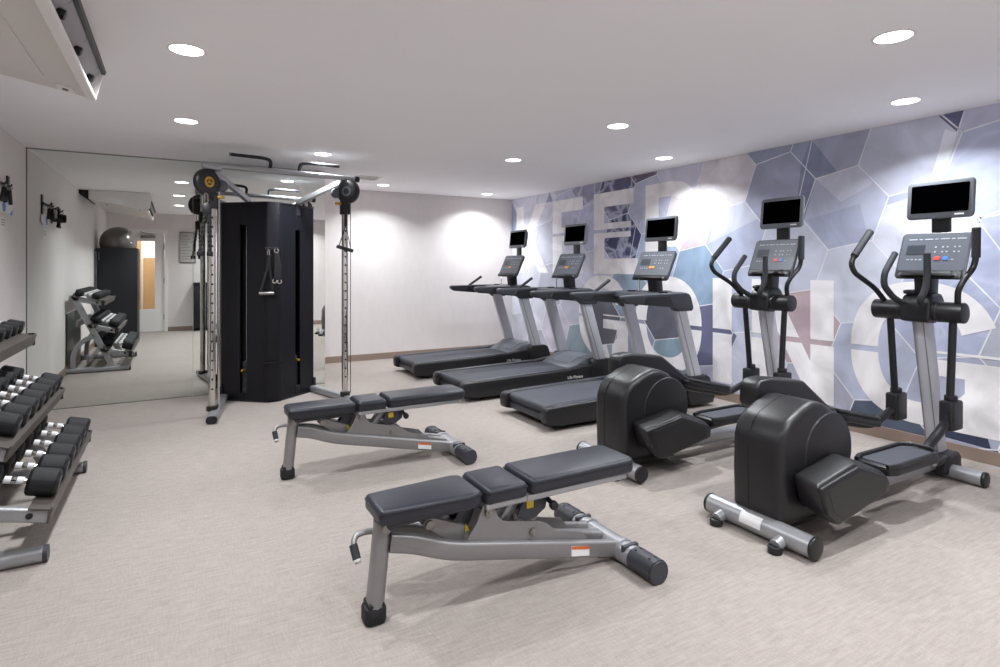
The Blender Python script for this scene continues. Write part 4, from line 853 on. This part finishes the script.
attach('ankle_cuff', 'black ankle cuff on the wall rack hook farthest from the mirror', 5.15, [('cuff', lathe([(0.045, -0.04), (0.05, 0), (0.045, 0.04), (0.04, 0.04), (0.044, 0), (0.04, -0.04), (0.045, -0.04)], (xa, 5.15, 1.90), (1, 0, 0), 24), 'rope'), ('ring', lathe([(0.012, -0.003), (0.017, 0), (0.012, 0.003), (0.012, -0.003)], (xa, 5.15, 1.966), (0, 1, 0), 14), 'chrome')])
OFF[0] = Vector((XL, 6.0, 1.7))
sg = thing('wall_sign', 'white sign with blue disc below the wall rack on the left wall', 'sign', OFF[0])
obj('sheet', [box(x0 + 0.013, x0 + 0.016, 5.76, 6.15, 1.765, 1.875)], 'white', sg, smooth=False)
obj('holder', [box(x0, x0 + 0.014, 5.80, 5.84, 1.79, 1.83), box(x0, x0 + 0.014, 6.10, 6.13, 1.79, 1.83)], 'trim', sg, smooth=False)
obj('blue_disc', [cyl((x0 + 0.015, 5.885, 1.822), (x0 + 0.0175, 5.885, 1.822), 0.047, 28)], 'blue', sg, smooth=False, label='blue printed disc')
obj('blue_corner', [prism([(6.06, 1.767), (6.148, 1.767), (6.148, 1.81)], 'x', x0 + 0.015, x0 + 0.0175)], 'blue', sg, smooth=False, label='blue printed corner')
OFF[0] = Vector((XL, 5.95, 1.6))
sg = thing('wall_card', 'small white printed card on the left wall below the blue disc sign', 'card', OFF[0])
obj('sheet', [box(x0, x0 + 0.003, 5.82, 6.0, 1.64, 1.74)], 'white', sg, smooth=False)
obj('print_line', [box(x0 + 0.002, x0 + 0.0045, 5.85, 5.97, z, z + 0.006) for z in (1.67, 1.69, 1.71)], 'mgrey', sg, smooth=False)
OFF[0] = Vector((0, 0, 0))
OFF[0] = Vector((XL, 4.0, 0.4))
gp = thing('wall_panel', 'grey protective panel on the left wall behind the dumbbell rack', 'wall panel', OFF[0])
obj('sheet', [box(XL + 0.0145, XL + 0.022, 3.42, 4.58, 0.10, 0.735, 0.003)], 'tin', gp)
obj('edge_trim', [box(XL + 0.002, XL + 0.024, 3.41, 4.59, 0.735, 0.75, 0.002)], 'steel', gp)
OFF[0] = Vector((0, 0, 0))

# ------------------------------------------------------------------ rear end of the room (seen in the mirror)
CA = Vector((-0.89, 1.3, 0)); OFF[0] = CA
ca = thing('storage_cabinet', 'tall black storage cabinet beside the door, seen in the mirror', 'cabinet', CA)
cx0, cx1, cy0, cy1 = -1.18, -0.575, 1.00, 1.68
obj('side_panel', [box(cx0, cx0 + 0.018, cy0, cy1 - 0.02, 0.0, 1.66), box(cx1 - 0.018, cx1, cy0, cy1 - 0.02, 0.0, 1.66), box(cx0, cx1, cy0, cy0 + 0.018, 0.0, 1.66)], 'blackpaint', ca, smooth=False)
obj('top_shelf', [box(cx0 + 0.018, cx1 - 0.018, cy0 + 0.018, cy1 - 0.02, 1.46, 1.48)], 'blackpaint', ca, smooth=False)
dr = obj('door', [box(cx0, cx1, cy1 - 0.02, cy1, 0.06, 1.665, 0.003)], 'blackpaint', ca)
obj('handle', [box(cx0 + 0.045, cx0 + 0.06, cy1, cy1 + 0.02, 1.45, 1.6, 0.004)], 'steel', dr)
obj('plinth', [box(cx0 + 0.02, cx1 - 0.02, cy1 - 0.06, cy1 - 0.03, 0.0, 0.06)], 'black', ca, smooth=False)
OFF[0] = Vector((0, 0, 0))
bl = thing('exercise_ball', 'shiny grey exercise ball sitting in the top of the black cabinet', 'exercise ball', (-0.878, 1.335, 1.48))
obj('ball', lathe([(0.0, 0.0)] + [(0.283 * math.sin(PI * k / 24), 0.283 - 0.283 * math.cos(PI * k / 24)) for k in range(1, 24)] + [(0.0, 0.566)], n=40), 'ball', bl, ang=80)
obj('valve', cyl((0.20, 0.205, 0.283), (0.203, 0.208, 0.283), 0.012, 12), 'white', bl)
OFF[0] = Vector((XL + 0.06, 1.78, 0))
st = thing('exercise_stick', 'grey exercise stick leaning on the wall beside the black cabinet', 'stick', OFF[0])
obj('shaft', [cyl((XL + 0.045, 1.80, 0.01), (XL + 0.03, 1.78, 1.62), 0.014, 14)], 'mgrey', st)
obj('end_cap', [cyl((XL + 0.045, 1.80, 0.0), (XL + 0.045, 1.80, 0.03), 0.018, 14), cyl((XL + 0.03, 1.78, 1.60), (XL + 0.03, 1.78, 1.64), 0.017, 14)], 'black', st)
OFF[0] = Vector((0, 0, 0))
OFF[0] = Vector((0.23, YR, 1.75))
po = thing('notice_board', 'grey framed notice on the rear wall right of the door, seen in the mirror', 'notice board', OFF[0])
obj('panel', [box(0.085, 0.37, YR + 0.001, YR + 0.012, 1.44, 2.06)], 'poster', po, smooth=False)
obj('frame', [box(0.075, 0.38, YR + 0.001, YR + 0.018, 2.06, 2.075), box(0.075, 0.38, YR + 0.001, YR + 0.018, 1.425, 1.44), box(0.075, 0.085, YR + 0.001, YR + 0.018, 1.425, 2.075), box(0.37, 0.38, YR + 0.001, YR + 0.018, 1.425, 2.075)], 'mgrey', po, smooth=False)
obj('print_line', [box(0.11, 0.33 - 0.05 * (k % 3), YR + 0.011, YR + 0.0135, 1.5 + 0.06 * k, 1.508 + 0.06 * k) for k in range(9)], 'mgrey', po, smooth=False)
OFF[0] = Vector((0, 0, 0))
OFF[0] = Vector((0.5, YR + 0.15, 0))
bn = thing('towel_cabinet', 'low black towel cabinet against the rear wall, seen in the mirror', 'cabinet', OFF[0])
bx0, bx1, by0, by1 = 0.33, 0.66, YR + 0.016, YR + 0.28
obj('body', [box(bx0, bx0 + 0.02, by0, by1, 0, 0.98), box(bx1 - 0.02, bx1, by0, by1, 0, 0.98), box(bx0, bx1, by0, by0 + 0.02, 0, 0.98), box(bx0 - 0.01, bx1 + 0.01, by0, by1 + 0.015, 0.98, 1.01, 0.004)], 'blackpaint', bn)
dd = obj('door', [box(bx0 + 0.022, bx1 - 0.022, by1 - 0.02, by1, 0.06, 0.97, 0.003)], 'blackpaint', bn)
obj('handle', [cyl((bx1 - 0.06, by1, 0.7), (bx1 - 0.06, by1 + 0.03, 0.7), 0.012, 12)], 'steel', dd)
OFF[0] = Vector((0, 0, 0))

# ------------------------------------------------------------------ camera and render look
F, YAW, HY, EYE = 575.0, math.radians(29.44), 266.84, 1.34
cd = bpy.data.cameras.new('camera'); cam = bpy.data.objects.new('camera', cd); COL.objects.link(cam)
cd.sensor_fit = 'HORIZONTAL'; cd.sensor_width = 36.0; cd.lens = 36.0 * F / 1000.0
cd.shift_x = 0.0; cd.shift_y = -(333.5 - HY) / 1000.0
cd.clip_start = 0.05
cam.location = (0, 0, EYE); cam.rotation_euler = (PI / 2, 0, -YAW)
SC.camera = cam
w = bpy.data.worlds.new('world'); SC.world = w; w.use_nodes = True
w.node_tree.nodes['Background'].inputs['Color'].default_value = (0.6, 0.6, 0.62, 1); w.node_tree.nodes['Background'].inputs['Strength'].default_value = 0.3
SC.view_settings.view_transform = 'Standard'; SC.view_settings.look = 'None'; SC.view_settings.gamma = 1.0
SC.view_settings.use_curve_mapping = False
SC.view_settings.exposure = 0.0
try:
    SC.cycles.max_bounces = 12; SC.cycles.diffuse_bounces = 12; SC.cycles.glossy_bounces = 6; SC.cycles.transmission_bounces = 6
    SC.cycles.use_denoising = True; SC.cycles.sample_clamp_indirect = 6.0
    SC.cycles.caustics_reflective = True; SC.cycles.blur_glossy = 0.5
except Exception: pass
